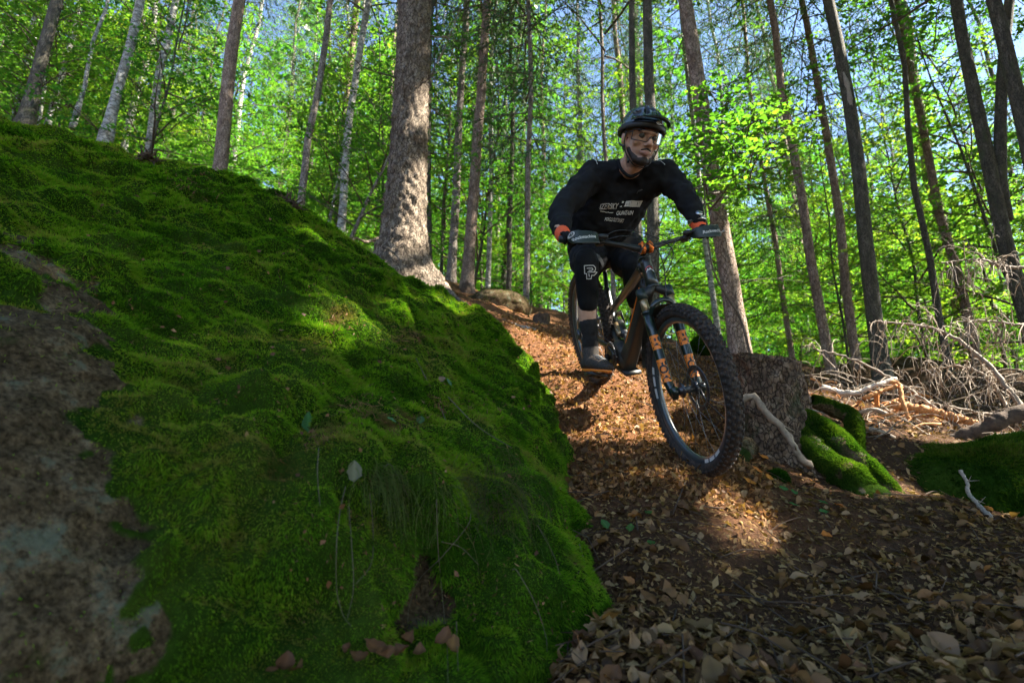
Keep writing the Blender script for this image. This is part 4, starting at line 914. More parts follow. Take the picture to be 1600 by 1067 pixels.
# fork
CROWN = .475
lower = MB()
for s_ in (-1, 1):
    lg = tube(np.stack([st(.385, 0, .066 * s_), st(.30, 0, .066 * s_), st(.06, .004, .066 * s_), st(.0, .022, .064 * s_), st(-.03, .03, .062 * s_)]), [.0235, .0232, .0215, .020, .013], 18); lower.add(*lg)
    lower.add(*rod(AF + sL * .05 * s_, AF + sL * .079 * s_, .019, 14)); lower.add(*ring_torus(st(.385, 0, .066 * s_), sU, sF, .0235, [(.002, -.006), (.002, .006), (-.004, .006), (-.004, -.006)], 20))
arch = spline([st(.365, .015, .062), st(.405, .045, .045), st(.42, .055, 0), st(.405, .045, -.045), st(.365, .015, -.062)], 22)
lower.add(*tube(arch, .012, 10, True, .009)); fork = lower.build('fork_lowers', M['fork_green'], bike)
fb = bvh_of(fork) if False else None
for s_ in (-1, 1):
    MB().add(*rod(st(.37, 0, .066 * s_), st(CROWN, 0, .066 * s_), .0185, 18)).build('stanchion', M['stanchion'], bike)
    MB().add(*rod(st(CROWN - .025, 0, .066 * s_), st(CROWN + .022, 0, .066 * s_), .0245, 18)).add(*rod(st(CROWN + .022, 0, .066 * s_), st(CROWN + .028, 0, .066 * s_), .018, 18)).build('fork_cap', M['guard_green'], bike)
cr = spline([st(CROWN, 0, -.06), st(CROWN + .012, .006, -.03), st(CROWN + .035, .0, 0), st(CROWN + .012, .006, .03), st(CROWN, 0, .06)], 18)
MB().add(*tube(cr, .022, 12, True, .020)).build('fork_crown', M['black_plastic'], bike)
# orange decals wrap the outer faces of the lowers, with dark letters
def leg_patch(s_, u0, u1, a0, a1, grow=.0012, na=10, nu=10):
    u = np.linspace(u0, u1, nu); a = np.linspace(a0, a1, na); V = []
    for x in u:
        r_ = np.interp(x, [.0, .06, .30, .385], [.020, .0215, .0232, .0235]) + grow
        f_ = np.interp(x, [0, .06, .30], [.022, .004, 0.0])
        for t in a: V.append(st(x, f_ + r_ * math.cos(t), .066 * s_ + r_ * math.sin(t)))
    return A(V), [grid_faces(nu, na)]
for s_, ca in ((-1, -.55), (1, -.35)):
    for (u0, u1) in ((.052, .158), (.205, .272)):
        MB().add(*leg_patch(s_, u0, u1, ca - 1.0, ca + 1.0)).build('fork_decal', M['orange'], bike)
        tv, tf = text_arrays('FOX' if u1 - u0 > .08 else 'FX', .058, 0, .0018, .88); ex_ = np.abs(tv[:, 0]).max(); uc = (u0 + u1) / 2; V = []
        for x, y, _ in tv:
            uu = uc - x / ex_ * (u1 - u0) * .46; r_ = np.interp(uu, [.0, .06, .30, .385], [.020, .0215, .0232, .0235]) + .0022; f_ = np.interp(uu, [0, .06, .30], [.022, .004, 0.0]); t = ca + y / .0235 * .95
            V.append(st(uu, f_ + r_ * math.cos(t), .066 * s_ + r_ * math.sin(t)))
        MB().add(V, tf).build('decal_lettering', M['black_plastic'], bike)
# front mudguard
ar = np.linspace(-.02, 1.05, 26); V = []
for a in ar:
    for w in np.linspace(-1, 1, 9): V.append(AF + (sU * math.cos(a) - sF * math.sin(a)) * (.388 + .012 * (1 - w * w) - .004) + sL * w * .052 * (1 - .25 * abs(a)))
V = A(V); V2 = V + .002 * nrm(V - AF); nf = grid_faces(26, 9)
MB().add(V2, [nf]).add(V, [nf[:, ::-1]]).build('mudguard', M['black_plastic'], bike)

# frame
H0, H1 = st(CROWN + .030, -.002), st(SLEN - .045, -.002)
fr = MB(); fr.add(*tube(np.stack([H0, H0 + (H1 - H0) * .3, H0 + (H1 - H0) * .8, H1]), [.031, .028, .026, .027], 20))
fr.add(*ring_torus(H0, sU, sF, .030, [(.004, -.005), (.004, .005), (-.01, .005), (-.01, -.005)], 24)); fr.add(*ring_torus(H1, sU, sF, .026, [(.004, -.005), (.004, .005), (-.01, .005), (-.01, -.005)], 24))
frame = fr.build('head_tube', M['frame_black'], bike)
SEAT = P(955, 486, 3.30); ST_TOP = P(948, 452, 3.36); SADDLE = P(945, 424, 3.40)
DT0 = H0 + (H1 - H0) * .25 - sF * .03; DT1 = bk(BBK, .07, -.045)
p = spline([DT0, DT0 * .66 + DT1 * .34 - bU * .006, DT0 * .3 + DT1 * .7 - bU * .008, DT1], 20)
dn = MB().add(*tube(p, np.linspace(.036, .048, 20), 20, True, np.linspace(.028, .040, 20), up=bU, power=4)).build('down_tube', M['frame_mud'], bike)
# orange stripe along the down tube
q = p[2:17] + bU * .030 - bL * .0335; MB().add(*tube(q, np.linspace(.0045, .006, 15), 6, True, .0022, up=bU)).build('orange_stripe', M['orange'], bike)
TT0 = H0 + (H1 - H0) * .85 - sF * .03
p = spline([TT0, TT0 * .6 + SEAT * .4 - bU * .01, SEAT], 16)
MB().add(*tube(p, np.linspace(.021, .017, 16), 14, True, np.linspace(.024, .018, 16), up=bU, power=3)).build('top_tube', M['frame_black'], bike)
MB().add(*tube(spline([BBK + bU * .04, (BBK + SEAT) / 2 - bF_ * .02, SEAT, ST_TOP], 14), [.024] * 8 + [.021] * 6, 14)).build('seat_tube', M['frame_black'], bike)
MB().add(*rod(ST_TOP - (SADDLE - ST_TOP) * .3, SADDLE, .0145, 14)).add(*ring_torus(ST_TOP, nrm(SADDLE - ST_TOP), bF_, .021, [(.004, -.008), (.004, .008), (-.006, .008), (-.006, -.008)], 18)).build('seat_post', M['dark_metal'], bike)
mot = blob('motor', [ellipsoid(bk(BBK, .0, .01), [bF_ * .085, bU * .075, bL * .055]), ellipsoid(bk(BBK, .07, -.015), [bF_ * .07, bU * .055, bL * .050]), rod(bk(BBK, 0, 0, -.07), bk(BBK, 0, 0, .07), .045, 18)], M['frame_mud'], bike, .007, 3)
MB().add(*box(bk(BBK, .085, -.068), [bF_ * .075, bU * .008, bL * .045])).build('skid_plate', M['frame_mud'], bike)
# swingarm, rocker, shock
for s_ in (-1, 1):
    piv = bk(BBK, -.03, .045, .035 * s_); ax_ = AR + bL * .074 * s_
    MB().add(*tube(spline([piv, bk(piv, -.10, -.005, .022 * s_), ax_], 12), np.linspace(.018, .013, 12), 10, True, np.linspace(.010, .010, 12), up=bU)).build('chain_stay', M['frame_black'], bike)
    rk = bk(SEAT, .02, -.02, .032 * s_)
    MB().add(*tube(spline([ax_, (ax_ + rk) / 2 + bL * .01 * s_ + bU * .01, rk], 12), .011, 10, True, .009)).build('seat_stay', M['frame_black'], bike)
    MB().add(*tube(np.stack([rk, bk(SEAT, .08, .0, .030 * s_), bk(SEAT, .13, -.045, .026 * s_)]), [.016, .020, .013], 10, True, .006, up=bU)).build('rocker_link', M['frame_black'], bike)
sh0 = bk(SEAT, .13, -.045); sh1 = bk(BBK, .12, .075)
MB().add(*rod(sh0, sh0 + (sh1 - sh0) * .55, .022, 14)).add(*rod(sh0 + (sh1 - sh0) * .3, sh1, .012, 12)).add(*ring_torus(sh0 + (sh1 - sh0) * .5, nrm(sh1 - sh0), bL, .022, [(.003, -.006), (.003, .006), (-.004, .006), (-.004, -.006)], 18)).build('shock', M['dark_metal'], bike)
MB().add(*rod(sh0 + (sh1 - sh0) * .05 - bL * .025, sh0 + (sh1 - sh0) * .5 - bL * .028, .016, 12)).build('shock_reservoir', M['stanchion'], bike)
# cranks, pedals, chain
PR, PL = P(931, 586, 2.99), P(1003, 566, 3.16)
cs_ = bk(BBK, 0, 0, -.075); MB().add(*tube(np.stack([cs_, cs_ * .4 + PR * .6 - bL * .0, PR + bL * .05]), [.019, .014, .013], 12, True, .009)).build('crank_arm', M['frame_mud'], bike)
cs_ = bk(BBK, 0, 0, .075); MB().add(*tube(np.stack([cs_, cs_ * .4 + PL * .6, PL - bL * .05]), [.019, .014, .013], 12, True, .009)).build('crank_arm', M['frame_mud'], bike)
for c_ in (PR, PL):
    pu = nrm(A([0.05, 0.25, 1.0])); pf = nrm(bF_ * A([1, 1, 0.2])); pl = np.cross(pu, pf); mb = MB()
    for f_ in (-.048, .048): mb.add(*box(c_ + pf * f_, [pf * .007, pu * .009, pl * .050]))
    for l_ in (-.046, 0, .046): mb.add(*box(c_ + pl * l_, [pf * .042, pu * .008, pl * .007]))
    for f_ in (-.048, .048):
        for l_ in (-.04, -.013, .013, .04): mb.add(*rod(c_ + pf * f_ + pl * l_, c_ + pf * f_ + pl * l_ + pu * .013, .002, 5))
    mb.build('pedal', M['frame_mud'], bike, smooth=False)
rc = bk(BBK, 0, 0, -.060)
tth = MB().add(*ring_torus(rc, bL, bF_, .068, [(.006, -.002), (.006, .002), (-.012, .002), (-.012, -.002)], 40))
for i in range(34):
    a = i * 2 * math.pi / 34; d_ = bF_ * math.cos(a) + bU * math.sin(a); tth.add(*box(rc + d_ * .076, [d_ * .004, bL * .0015, np.cross(bL, d_) * .003]))
for i in range(4):
    a = i * math.pi / 2 + .4; d_ = bF_ * math.cos(a) + bU * math.sin(a); tth.add(*rod(rc + d_ * .01, rc + d_ * .058, .007, 6))
tth.build('chainring', M['dark_metal'], bike)
cc = AR - bL * .05
MB().add(*ring_torus(cc, bL, bF_, .05, [(.03, -.012), (.03, -.008), (.0, .016), (-.02, .016), (-.02, -.012)], 36)).build('cassette', M['dark_metal'], bike)
dl = bk(AR, .03, -.11, -.07)
for a_, b_ in ((.072, .075), (-.072, -.03)):
    MB().add(*tube(np.stack([rc + bU * a_, (rc + cc) / 2 + bU * (a_ + b_) * .5, cc + bU * b_ + bL * .004]), .0035, 6, True, .0025)).build('chain', M['dark_metal'], bike)
MB().add(*box(dl, [bF_ * .012, bU * .055, bL * .006])).add(*rod(dl + bU * .045 - bL * .01, dl + bU * .045 + bL * .01, .022, 12)).add(*rod(dl - bU * .045 - bL * .01, dl - bU * .045 + bL * .01, .022, 12)).add(*rod(AR - bL * .078, dl + bU * .05 - bL * .012, .016, 10)).build('derailleur', M['dark_metal'], bike)
sd_f = nrm(bF_ + A([0, 0, .25]))
sdl = blob('saddle', [capsule([SADDLE - sd_f * .12 + bU * .03, SADDLE - sd_f * .02 + bU * .034, SADDLE + sd_f * .13 + bU * .02], [.026, .024, .016], rad2=[.066, .045, .020], up=bU)], M['black_plastic'], bike, .006, 2)
MB().add(*tube(spline([SADDLE - sd_f * .09 + bU * .012 + bL * .02, SADDLE + bU * .0 + bL * .02, SADDLE + sd_f * .09 + bU * .012 + bL * .01], 9), .0035, 6)).add(*tube(spline([SADDLE - sd_f * .09 + bU * .012 - bL * .02, SADDLE - bL * .02, SADDLE + sd_f * .09 + bU * .012 - bL * .01], 9), .0035, 6)).build('saddle_rail', M['dark_metal'], bike)

# cockpit
bar_c = HC; ER, EL = P(874, 374, 2.40), P(1122, 362, 2.56)      # bar ends (rider's right, left)
barp = [ER, ER * .72 + bar_c * .28 + sU * .008, ER * .30 + bar_c * .70 - sU * .006, bar_c - sL * .03 - sU * .012, bar_c + sL * .03 - sU * .012, EL * .30 + bar_c * .70 - sU * .004, EL * .72 + bar_c * .28 + sU * .008, EL]
bp = spline(barp, 50); rb = np.interp(np.linspace(0, 1, 50), [0, .32, .42, .58, .68, 1], [.011, .011, .0175, .0175, .011, .011])
MB().add(*tube(bp, rb, 14)).build('handlebar', M['black_plastic'], bike)
stm = blob('stem', [rod(st(SLEN - .05, -.002), st(SLEN + .012, -.002), .0185, 16), capsule([st(SLEN - .02, .0), st(SLEN - .012, .04)], [.018, .019])], M['frame_black'], bike, .005, 1)
for s_ in (-1, 1):
    c_ = bar_c + sL * .019 * s_ - sU * .012; mb = MB().add(*ring_torus(c_, sL, sU, .0215, [(.005, -.0095), (.005, .0095), (-.003, .0095), (-.003, -.0095)], 28))
    mb.add(*rod(c_ + sU * .022 + sF * .012, c_ + sU * .022 + sF * .022, .005, 8)).add(*rod(c_ - sU * .022 + sF * .012, c_ - sU * .022 + sF * .022, .005, 8)).build('stem_clamp', M['orange_metal'], bike)
MB().add(*rod(st(SLEN + .012, -.002), st(SLEN + .018, -.002), .016, 16)).build('top_cap', M['orange_metal'], bike)
for e_, a_, nm in ((ER, bp[0] - bp[3], 0), (EL, bp[-1] - bp[-4], 1)):
    o_ = nrm(a_); MB().add(*tube(np.stack([e_ - o_ * .135, e_ - o_ * .07, e_]), [.0155, .0165, .0165], 14)).build('grip', M['black_plastic'], bike)
    # hand guard: a bowed plate carried in front of the fingers
    inn = e_ - o_ * .180; gp_ = spline([inn + sF * .012 - sU * .018, inn + o_ * .03 + sF * .075 - sU * .042, inn + o_ * .10 + sF * .088 - sU * .046, e_ - o_ * .045 + sF * .075 - sU * .040, e_ - o_ * .030 + sF * .035 - sU * .022], 20)
    hh = np.interp(np.linspace(0, 1, 20), [0, .15, .4, .75, .95, 1], [.010, .026, .032, .031, .020, .010]); gd = MB().add(*tube(gp_ + sU * .010, hh, 16, True, .0035, up=sU, power=3.5))
    gd = gd.build('hand_guard', M['guard_green'], bike)
    MB().add(*tube(spline([inn + sF * .002, inn + sF * .04 - sU * .012, inn + o_ * .05 + sF * .083 - sU * .012], 8), .007, 8)).build('guard_bracket', M['black_plastic'], bike)
    gb = bvh_of(gd)
    tv, tf = text_arrays('Rockmachine', .021, .2, .0004); gx_ = nrm(sL + o_ * .0); c_ = gp_[9] + sU * .008
    dv = decal(tv, c_, gx_, nrm(np.cross(sF, gx_)), gb, .0012); MB().add(dv, tf).build('guard_lettering', M['white_print'], bike)
    if nm == 0:
        a = np.linspace(0, 2 * np.pi, 18, endpoint=False); cc_ = gp_[16] + sU * .020
        V = np.concatenate([np.c_[np.cos(a), np.sin(a)] * .011, np.c_[np.cos(a), np.sin(a)] * .007, [[-.004, -.004], [.004, -.004], [0, .005]]]); i = np.arange(18)
        MB().add(decal(V, cc_, gx_, nrm(np.cross(sF, gx_)), gb, .0012), [np.stack([i, (i + 1) % 18, 18 + (i + 1) % 18, 18 + i], -1), A([[36, 37, 38]])]).build('guard_logo', M['white_print'], bike)
    # brake lever and clamp
    cl = e_ - o_ * .155; MB().add(*ring_torus(cl, o_, sU, .014, [(.004, -.008), (.004, .008), (-.004, .008), (-.004, -.008)], 18)).add(*tube(spline([cl + sF * .015 - sU * .008, cl + sF * .045 - o_ * .03 - sU * .012, cl + sF * .04 - o_ * .06 - sU * .012], 8), .012, 8)).build('brake_clamp', M['black_plastic'], bike)
    MB().add(*tube(spline([cl + sF * .05 - o_ * .01 - sU * .016, cl + sF * .058 + o_ * .04 - sU * .026, cl + sF * .052 + o_ * .085 - sU * .028], 10), .006, 7, True, .0035)).build('brake_lever', M['black_plastic'], bike)
    MB().add(*box(cl - o_ * .035 - sU * .02, [o_ * .018, sU * .010, sF * .02])).build('shifter', M['black_plastic'], bike)
def cable(pts, r=.0024): MB().add(*tube(spline(pts, 26), r, 6)).build('cable', M['black_plastic'], bike)
clR = ER + nrm(bar_c - ER) * .19; clL = EL + nrm(bar_c - EL) * .19
cable([clR + sF * .04, clR + sL * .08 + sF * .075 + sU * .01, bar_c + sF * .07 + sU * .018, bar_c + sL * .10 + sF * .05 - sU * .06, bar_c + sL * .07 - sU * .14, H0 + sL * .03 + sU * .03])
cable([clR + sF * .03 - sU * .01, clR + sL * .10 + sF * .07 - sU * .02, bar_c + sF * .07 - sU * .03, bar_c + sL * .05 + sF * .02 - sU * .12, st(.42, .03, .03), st(.30, -.01, .05), st(.06, -.02, .05)])
cable([clL + sF * .04, clL - sL * .10 + sF * .07 - sU * .0, bar_c - sL * .0 + sF * .065 - sU * .0, bar_c - sL * .07 + sF * .02 - sU * .08, H0 - sL * .04 + sU * .05, DT0 - bL * .03])
cable([clL + sF * .02 - sU * .01, clL - sL * .08 + sF * .05 - sU * .03, bar_c + sL * .06 + sF * .04 - sU * .10, H0 + sL * .035 + sU * .06])
# head badge: red arc over white peaks
hb = H0 + (H1 - H0) * .52
def hv(x, y):
    r_ = .0285; t = x / r_; return hb + sU * y + sF * math.cos(t) * r_ + sL * math.sin(t) * r_
a = np.linspace(0.1, math.pi - .1, 14); V = [hv(-.004 + .019 * math.cos(t), .002 + .019 * math.sin(t)) for t in a] + [hv(-.004 + .0155 * math.cos(t), .002 + .0155 * math.sin(t)) for t in a]; i = np.arange(13)
MB().add(V, [np.stack([i, i + 1, i + 15, i + 14], -1)]).build('badge_arc', M['red_print'], bike)
pk = [(-.022, -.004), (-.012, .010), (-.007, .003), (0, .013), (.016, -.004), (-.022, -.009), (.016, -.009)]
MB().add([hv(*v) for v in pk], [A([[0, 2, 1], [0, 4, 2], [2, 4, 3]]), A([[0, 5, 6, 4]])]).build('badge_peaks', M['white_print'], bike)
# ------------------------------------------------------------------ rider
rider = empty('person', P(935, 588, 3.0), 'cyclist in black long-sleeved jersey, dark helmet and orange gloves crouching over the mountain bike', 'person')
def paint(o, fn):
    me = o.data; n = len(me.vertices); V = np.empty(n * 3); me.vertices.foreach_get('co', V); V = V.reshape(-1, 3)
    if 'col' in me.attributes: me.attributes.remove(me.attributes['col'])
    at = me.attributes.new('col', 'FLOAT_COLOR', 'POINT'); c = np.ones((n, 4), np.float32); c[:, :3] = fn(V); at.data.foreach_set('color', c.ravel())
HEAD = P(1001, 218, 2.57); HS = 1.12
hf = nrm(A([.20, -.88, -.47])); hu = nrm(A([.08, -.10, 1.0])); hu = nrm(hu - hf * (hu @ hf)); hl = np.cross(hu, hf)
def hd(f, l, u): return HEAD + (hf * f + hl * l + hu * u) * HS
def hax(a, b, c): return [hf * a * HS, hl * b * HS, hu * c * HS]
NECK = P(984, 262, 2.72); SR, SL_ = P(928, 274, 2.77), P(1036, 273, 2.77)
ELR, ELL = P(876, 331, 2.66), P(1074, 314, 2.66)
oR, oL = nrm(bp[0] - bp[3]), nrm(bp[-1] - bp[-4]); GR, GL = ER - oR * .050, EL - oL * .060
WR, WL = GR - sF * .060 + sU * .050 + oR * .010, GL - sF * .055 + sU * .055 + oL * .004
HIPR, HIPL = P(922, 390, 3.22), P(978, 390, 3.26); KNR, KNL = P(915, 416, 2.90), P(988, 420, 2.96)
ANR, ANL = P(923, 546, 3.06), P(1004, 530, 3.22)
chest_n = nrm(A([.12, -.72, -.62]))
spine = [P(938, 385, 3.22), P(938, 350, 3.03), P(968, 305, 2.90), P(981, 272, 2.80)]

# body: one skin from head to ankles
body_shapes = [ellipsoid(hd(-.012, 0, .035), hax(.098, .076, .092)), ellipsoid(hd(.032, 0, -.028), hax(.062, .059, .086)), ellipsoid(hd(.066, 0, -.098), hax(.026, .030, .022)),
    capsule([hd(.0, -.056, -.03), hd(.058, -.027, -.094)], [.021, .019]), capsule([hd(.0, .056, -.03), hd(.058, .027, -.094)], [.021, .019]),
    capsule([hd(.082, -.034, .020), hd(.090, 0, .022), hd(.082, .034, .020)], [.013, .014, .013]), capsule([hd(.092, 0, .010), hd(.119, 0, -.030)], [.010, .0135]),
    ellipsoid(hd(.106, -.012, -.036), hax(.010, .008, .008)), ellipsoid(hd(.106, .012, -.036), hax(.010, .008, .008)),
    ellipsoid(hd(.066, -.040, -.022), hax(.024, .024, .024)), ellipsoid(hd(.066, .040, -.022), hax(.024, .024, .024)),
    capsule([hd(.090, -.022, -.067), hd(.100, 0, -.064), hd(.090, .022, -.067)], [.005, .0075, .005]), capsule([hd(.090, -.020, -.071), hd(.098, 0, -.076), hd(.090, .020, -.071)], [.005, .0085, .005]),
    ellipsoid(hd(-.008, -.080, -.006), hax(.018, .008, .031)), ellipsoid(hd(-.008, .080, -.006), hax(.018, .008, .031)),
    capsule([hd(-.03, 0, -.02), hd(-.025, 0, -.09), NECK], [.062, .058, .066]), capsule([hd(.0, 0, -.09), P(987, 264, 2.665)], [.045, .044]),
    capsule(spine, [.085, .085, .095, .06], rad2=[.13, .115, .13, .12], up=chest_n),
    capsule([SR, ELR, WR], [.045, .04, .028]), capsule([SL_, ELL, WL], [.045, .04, .028]), capsule([SR, spine[3], SL_], [.05, .06, .05]),
    capsule([HIPR, KNR], [.075, .055]), capsule([HIPL, KNL], [.075, .055]),
    capsule([KNR, KNR * .7 + ANR * .3, KNR * .4 + ANR * .6 + heading * -.02, ANR], [.052, .050, .050, .036]), capsule([KNL, KNL * .7 + ANL * .3, ANL], [.052, .05, .036])]
body = blob('body', body_shapes, M['skin'], rider, .0055, 3)
def facecol(V):
    d = (V - HEAD) / HS; f, l, u = d @ hf, d @ hl, d @ hu; c = np.ones((len(V), 3))
    lips = np.exp(-((u + .070) / .008) ** 2 - (l / .022) ** 2) * (f > .075); c *= 1 - lips[:, None] * A([.25, .5, .5])
    st_ = np.clip((-.045 - u) / .03, 0, 1) * (u > -.13) * (np.abs(l) < .075) * (f > -.01); c *= 1 - .45 * st_[:, None]
    return c
paint(body, facecol)
for s_ in (-1, 1):
    MB().add(*ellipsoid(hd(.081, .031 * s_, .002), hax(.013, .014, .012))).build('eye', M['grey_cloth'], rider)
    MB().add(*ellipsoid(hd(.0900, .029 * s_, .001), hax(.004, .0045, .0045))).build('iris', M['hair'], rider)
    MB().add(*tube(spline([hd(.088, .014 * s_, .019), hd(.092, .032 * s_, .026), hd(.078, .050 * s_, .020)], 8), .0045, 6)).build('eyebrow', M['hair'], rider)
blob('beard', [capsule([hd(.0905, -.024, -.058), hd(.1015, 0, -.052), hd(.0905, .024, -.058)], [.0035, .005, .0035]), ellipsoid(hd(.0662, 0, -.101), hax(.0278, .031, .0225)), ellipsoid(hd(.084, 0, -.090), hax(.010, .014, .009)),
    capsule([hd(.022, -.0465, -.055), hd(.058, -.0275, -.096)], [.0212, .0205]), capsule([hd(.022, .0465, -.055), hd(.058, .0275, -.096)], [.0212, .0205])], M['hair'], rider, .0035, 1)
blob('hair', [ellipsoid(hd(-.03, 0, .02), hax(.092, .079, .075)), ellipsoid(hd(-.055, 0, -.03), hax(.05, .06, .045))], M['hair'], rider, .006, 1)

# jersey
jersey = blob('jersey', [capsule(spine, [.120, .118, .125, .080], rad2=[.205, .195, .190, .155], up=chest_n), capsule([SR, spine[3] + (NECK - spine[3]) * .35, SL_], [.074, .070, .074]), capsule([SR, spine[2]], [.085, .12]), capsule([SL_, spine[2]], [.085, .12]),
    capsule([SR, SR * .5 + ELR * .5 - sF * .005 - CR * .012, ELR, WR * .72 + ELR * .28], [.080, .070, .060, .046]), capsule([SL_, SL_ * .5 + ELL * .5 + CR * .012, ELL, WL * .78 + ELL * .22], [.078, .068, .058, .044])], M['jersey'], rider, .008, 5, [(.10, .020), (.05, .018), (.03, .008)])
jb = bvh_of(jersey)
col = spline([P(966, 250, 2.69), P(971, 265, 2.67), P(985, 276, 2.655), P(1000, 268, 2.66), P(1008, 254, 2.70)], 30)
MB().add(*tube(col, .007, 8, False, .010)).build('collar', M['jersey'], rider)
# jersey print
def print_on(bv, px, py, Y, V, F, mat, name, tilt=0.0, off=.003):
    ex = CR * math.cos(tilt) + CU * math.sin(tilt); ey = CU * math.cos(tilt) - CR * math.sin(tilt); V = np.asarray(V, float)
    return MB().add(decal(V[:, :2], P(px, py, Y), ex, ey, bv, off, .35), F).build(name, mat, rider)
def text_box(s, w, h, shear=.2, bold=0.0):
    V, F = text_arrays(s, .03, shear, bold); mn, mx_ = V.min(0), V.max(0); V = (V - (mn + mx_) / 2) / (mx_ - mn + 1e-9) * A([w, h, 0]); return V, F
PXM = 2.72 / FPX * 1.0
def ribbon(pts, w, close=False):
    p = np.asarray(pts, float); mb = MB()
    if close: p = np.concatenate([p, p[:1]])
    for a_, b_ in zip(p[:-1], p[1:]):
        t = nrm(b_ - a_); n_ = A([-t[1], t[0]]) * w / 2; a2, b2 = a_ - t * w * .45, b_ + t * w * .45
        m_ = np.linspace(0, 1, 4)[:, None]; L_ = a2 + (b2 - a2) * m_; V = np.concatenate([L_ + n_, L_ - n_]); i = np.arange(3)
        mb.add(np.c_[V, np.zeros(8)], [np.stack([i, i + 1, i + 5, i + 4], -1)])
    V, Fs, _, _ = mb.arrays(); return V, Fs
V, F = text_box('IZERSKY', 34 * PXM, 9 * PXM, .28, .0006); print_on(jb, 959, 313, 2.7, V, F, M['white_print'], 'jersey_lettering', .02)
bx_ = np.linspace(0, 1, 12); V = np.concatenate([np.c_[bx_ * 38 - 19 + 2, np.full(12, 4.5)], np.c_[bx_ * 38 - 19 - 2, np.full(12, -4.5)]]) * PXM; i = np.arange(11)
keep = A([0, 2, 3, 4, 5, 6, 7, 8, 9, 10]); print_on(jb, 995, 309, 2.7, np.c_[V, np.zeros(24)], [np.stack([i, i + 1, i + 13, i + 12], -1)[keep]], M['white_print'], 'jersey_bar', .06)
tick = MB()
for x in np.linspace(-13, 15, 8):
    v_, f_ = ribbon([(x - 1.2 + (1.4 if int(x) % 2 else 0), -2.2), (x + .8, 2.4)], 1.0); tick.add(v_ * PXM, f_)
V, Fs, _, _ = tick.arrays(); print_on(jb, 995, 309, 2.7, V, Fs, M['jersey'], 'jersey_bar_strokes', .06, .0042)
V, F = text_box('OUNTAIN', 32 * PXM, 7 * PXM, .35, .0008); print_on(jb, 987, 321, 2.7, V, F, M['white_print'], 'jersey_lettering', .05)
tick = MB()
for k, x in enumerate((-10, -6, -2, 2, 6, 10)): v_, f_ = ribbon([(x - 1.6, .6 - .1 * x), (x + 1.6, (.9 if k % 2 else .2) - .1 * x)], 1.0); tick.add(v_ * PXM, f_)
V, Fs, _, _ = tick.arrays(); print_on(jb, 956, 321, 2.7, V, Fs, M['white_print'], 'jersey_strokes', -.02)
V, F = text_box('FORGOODTSHIRT', 36 * PXM, 6 * PXM, .2, .0006); print_on(jb, 971, 331, 2.7, V, F, M['white_print'], 'jersey_lettering', -.06)
V, F = ribbon([(-4, -2), (-2, 1.5), (2, 2.6), (4.5, 2), (1, .6), (-1, .3)], .8); print_on(jb, 1004, 294, 2.7, V * PXM, F, M['grey_cloth'], 'chest_logo', .1)
for pts in ([(926, 248), (929, 254), (931, 263)], [(1024, 249), (1029, 256), (1033, 266)]):
    V, F = ribbon([(x - pts[1][0], pts[1][1] - y) for x, y in pts], 1.0); print_on(jb, *pts[1], 2.75, V * PXM, F, M['white_print'], 'shoulder_seam')

# legs
trs = blob('trousers', [capsule([spine[0] + A([0, .03, -.01]), (spine[0] + spine[1]) / 2], [.13, .125], rad2=[.18, .16], up=chest_n), capsule([HIPR, HIPR * .5 + KNR * .5 - A([0, 0, .02]), HIPR * .30 + KNR * .70 + A([0, 0, .015])], [.120, .108, .080]), capsule([HIPL, HIPL * .5 + KNL * .5 - A([0, 0, .02]), HIPL * .25 + KNL * .75 + A([0, 0, .01])], [.120, .108, .082])],
    M['trousers'], rider, .008, 4, [(.07, .018)])
tb = bvh_of(trs)
V, F = ribbon([(-10, 6), (-2, 3), (5, -2), (11, -9)], 7); print_on(tb, 938, 402, 2.9, V * PXM, F, M['grey_cloth'], 'grey_panel', 0, .004)
for s_, K, An in ((0, KNR, ANR), (1, KNL, ANL)):
    d_ = nrm(An - K); fwd_ = nrm(heading * A([1, 1, 0]) - d_ * (heading @ d_)); L_ = np.linalg.norm(An - K)
    pad = blob('knee_pad', [capsule([K - d_ * .03 + fwd_ * .012, K + d_ * .05 + fwd_ * .008, K + d_ * L_ * .28, K + d_ * L_ * .44], [.068, .067, .061, .056])], M['pad'], rider, .006, 3, [(.05, .006)])
    sk = blob('sock', [capsule([K + d_ * L_ * .70 - fwd_ * .010, K + d_ * L_ * .84, An + d_ * .03], [.054, .044, .044])], M['sock'], rider, .005, 2, [(.03, .008)])
    if s_ == 0:
        pb = bvh_of(pad); mb = MB()
        for pl, cl in (([(395, 420), (510, 415), (540, 440), (540, 470), (515, 498), (566, 496), (525, 538), (490, 540), (485, 582), (430, 585), (425, 520), (402, 518)], True), ([(432, 452), (495, 450), (506, 465), (490, 480), (455, 481)], False), ([(440, 500), (505, 500)], False), ([(455, 525), (460, 555)], False)):
            v_, f_ = ribbon([((x - 478) / 7.62, (500 - y) / 7.62) for x, y in pl], 1.35, cl); mb.add(v_ * 2.85 / FPX, f_)
        V, Fs, _, _ = mb.arrays(); print_on(pb, 922.7, 425.6, 2.85, V, Fs, M['white_print'], 'knee_logo', 0, .002)
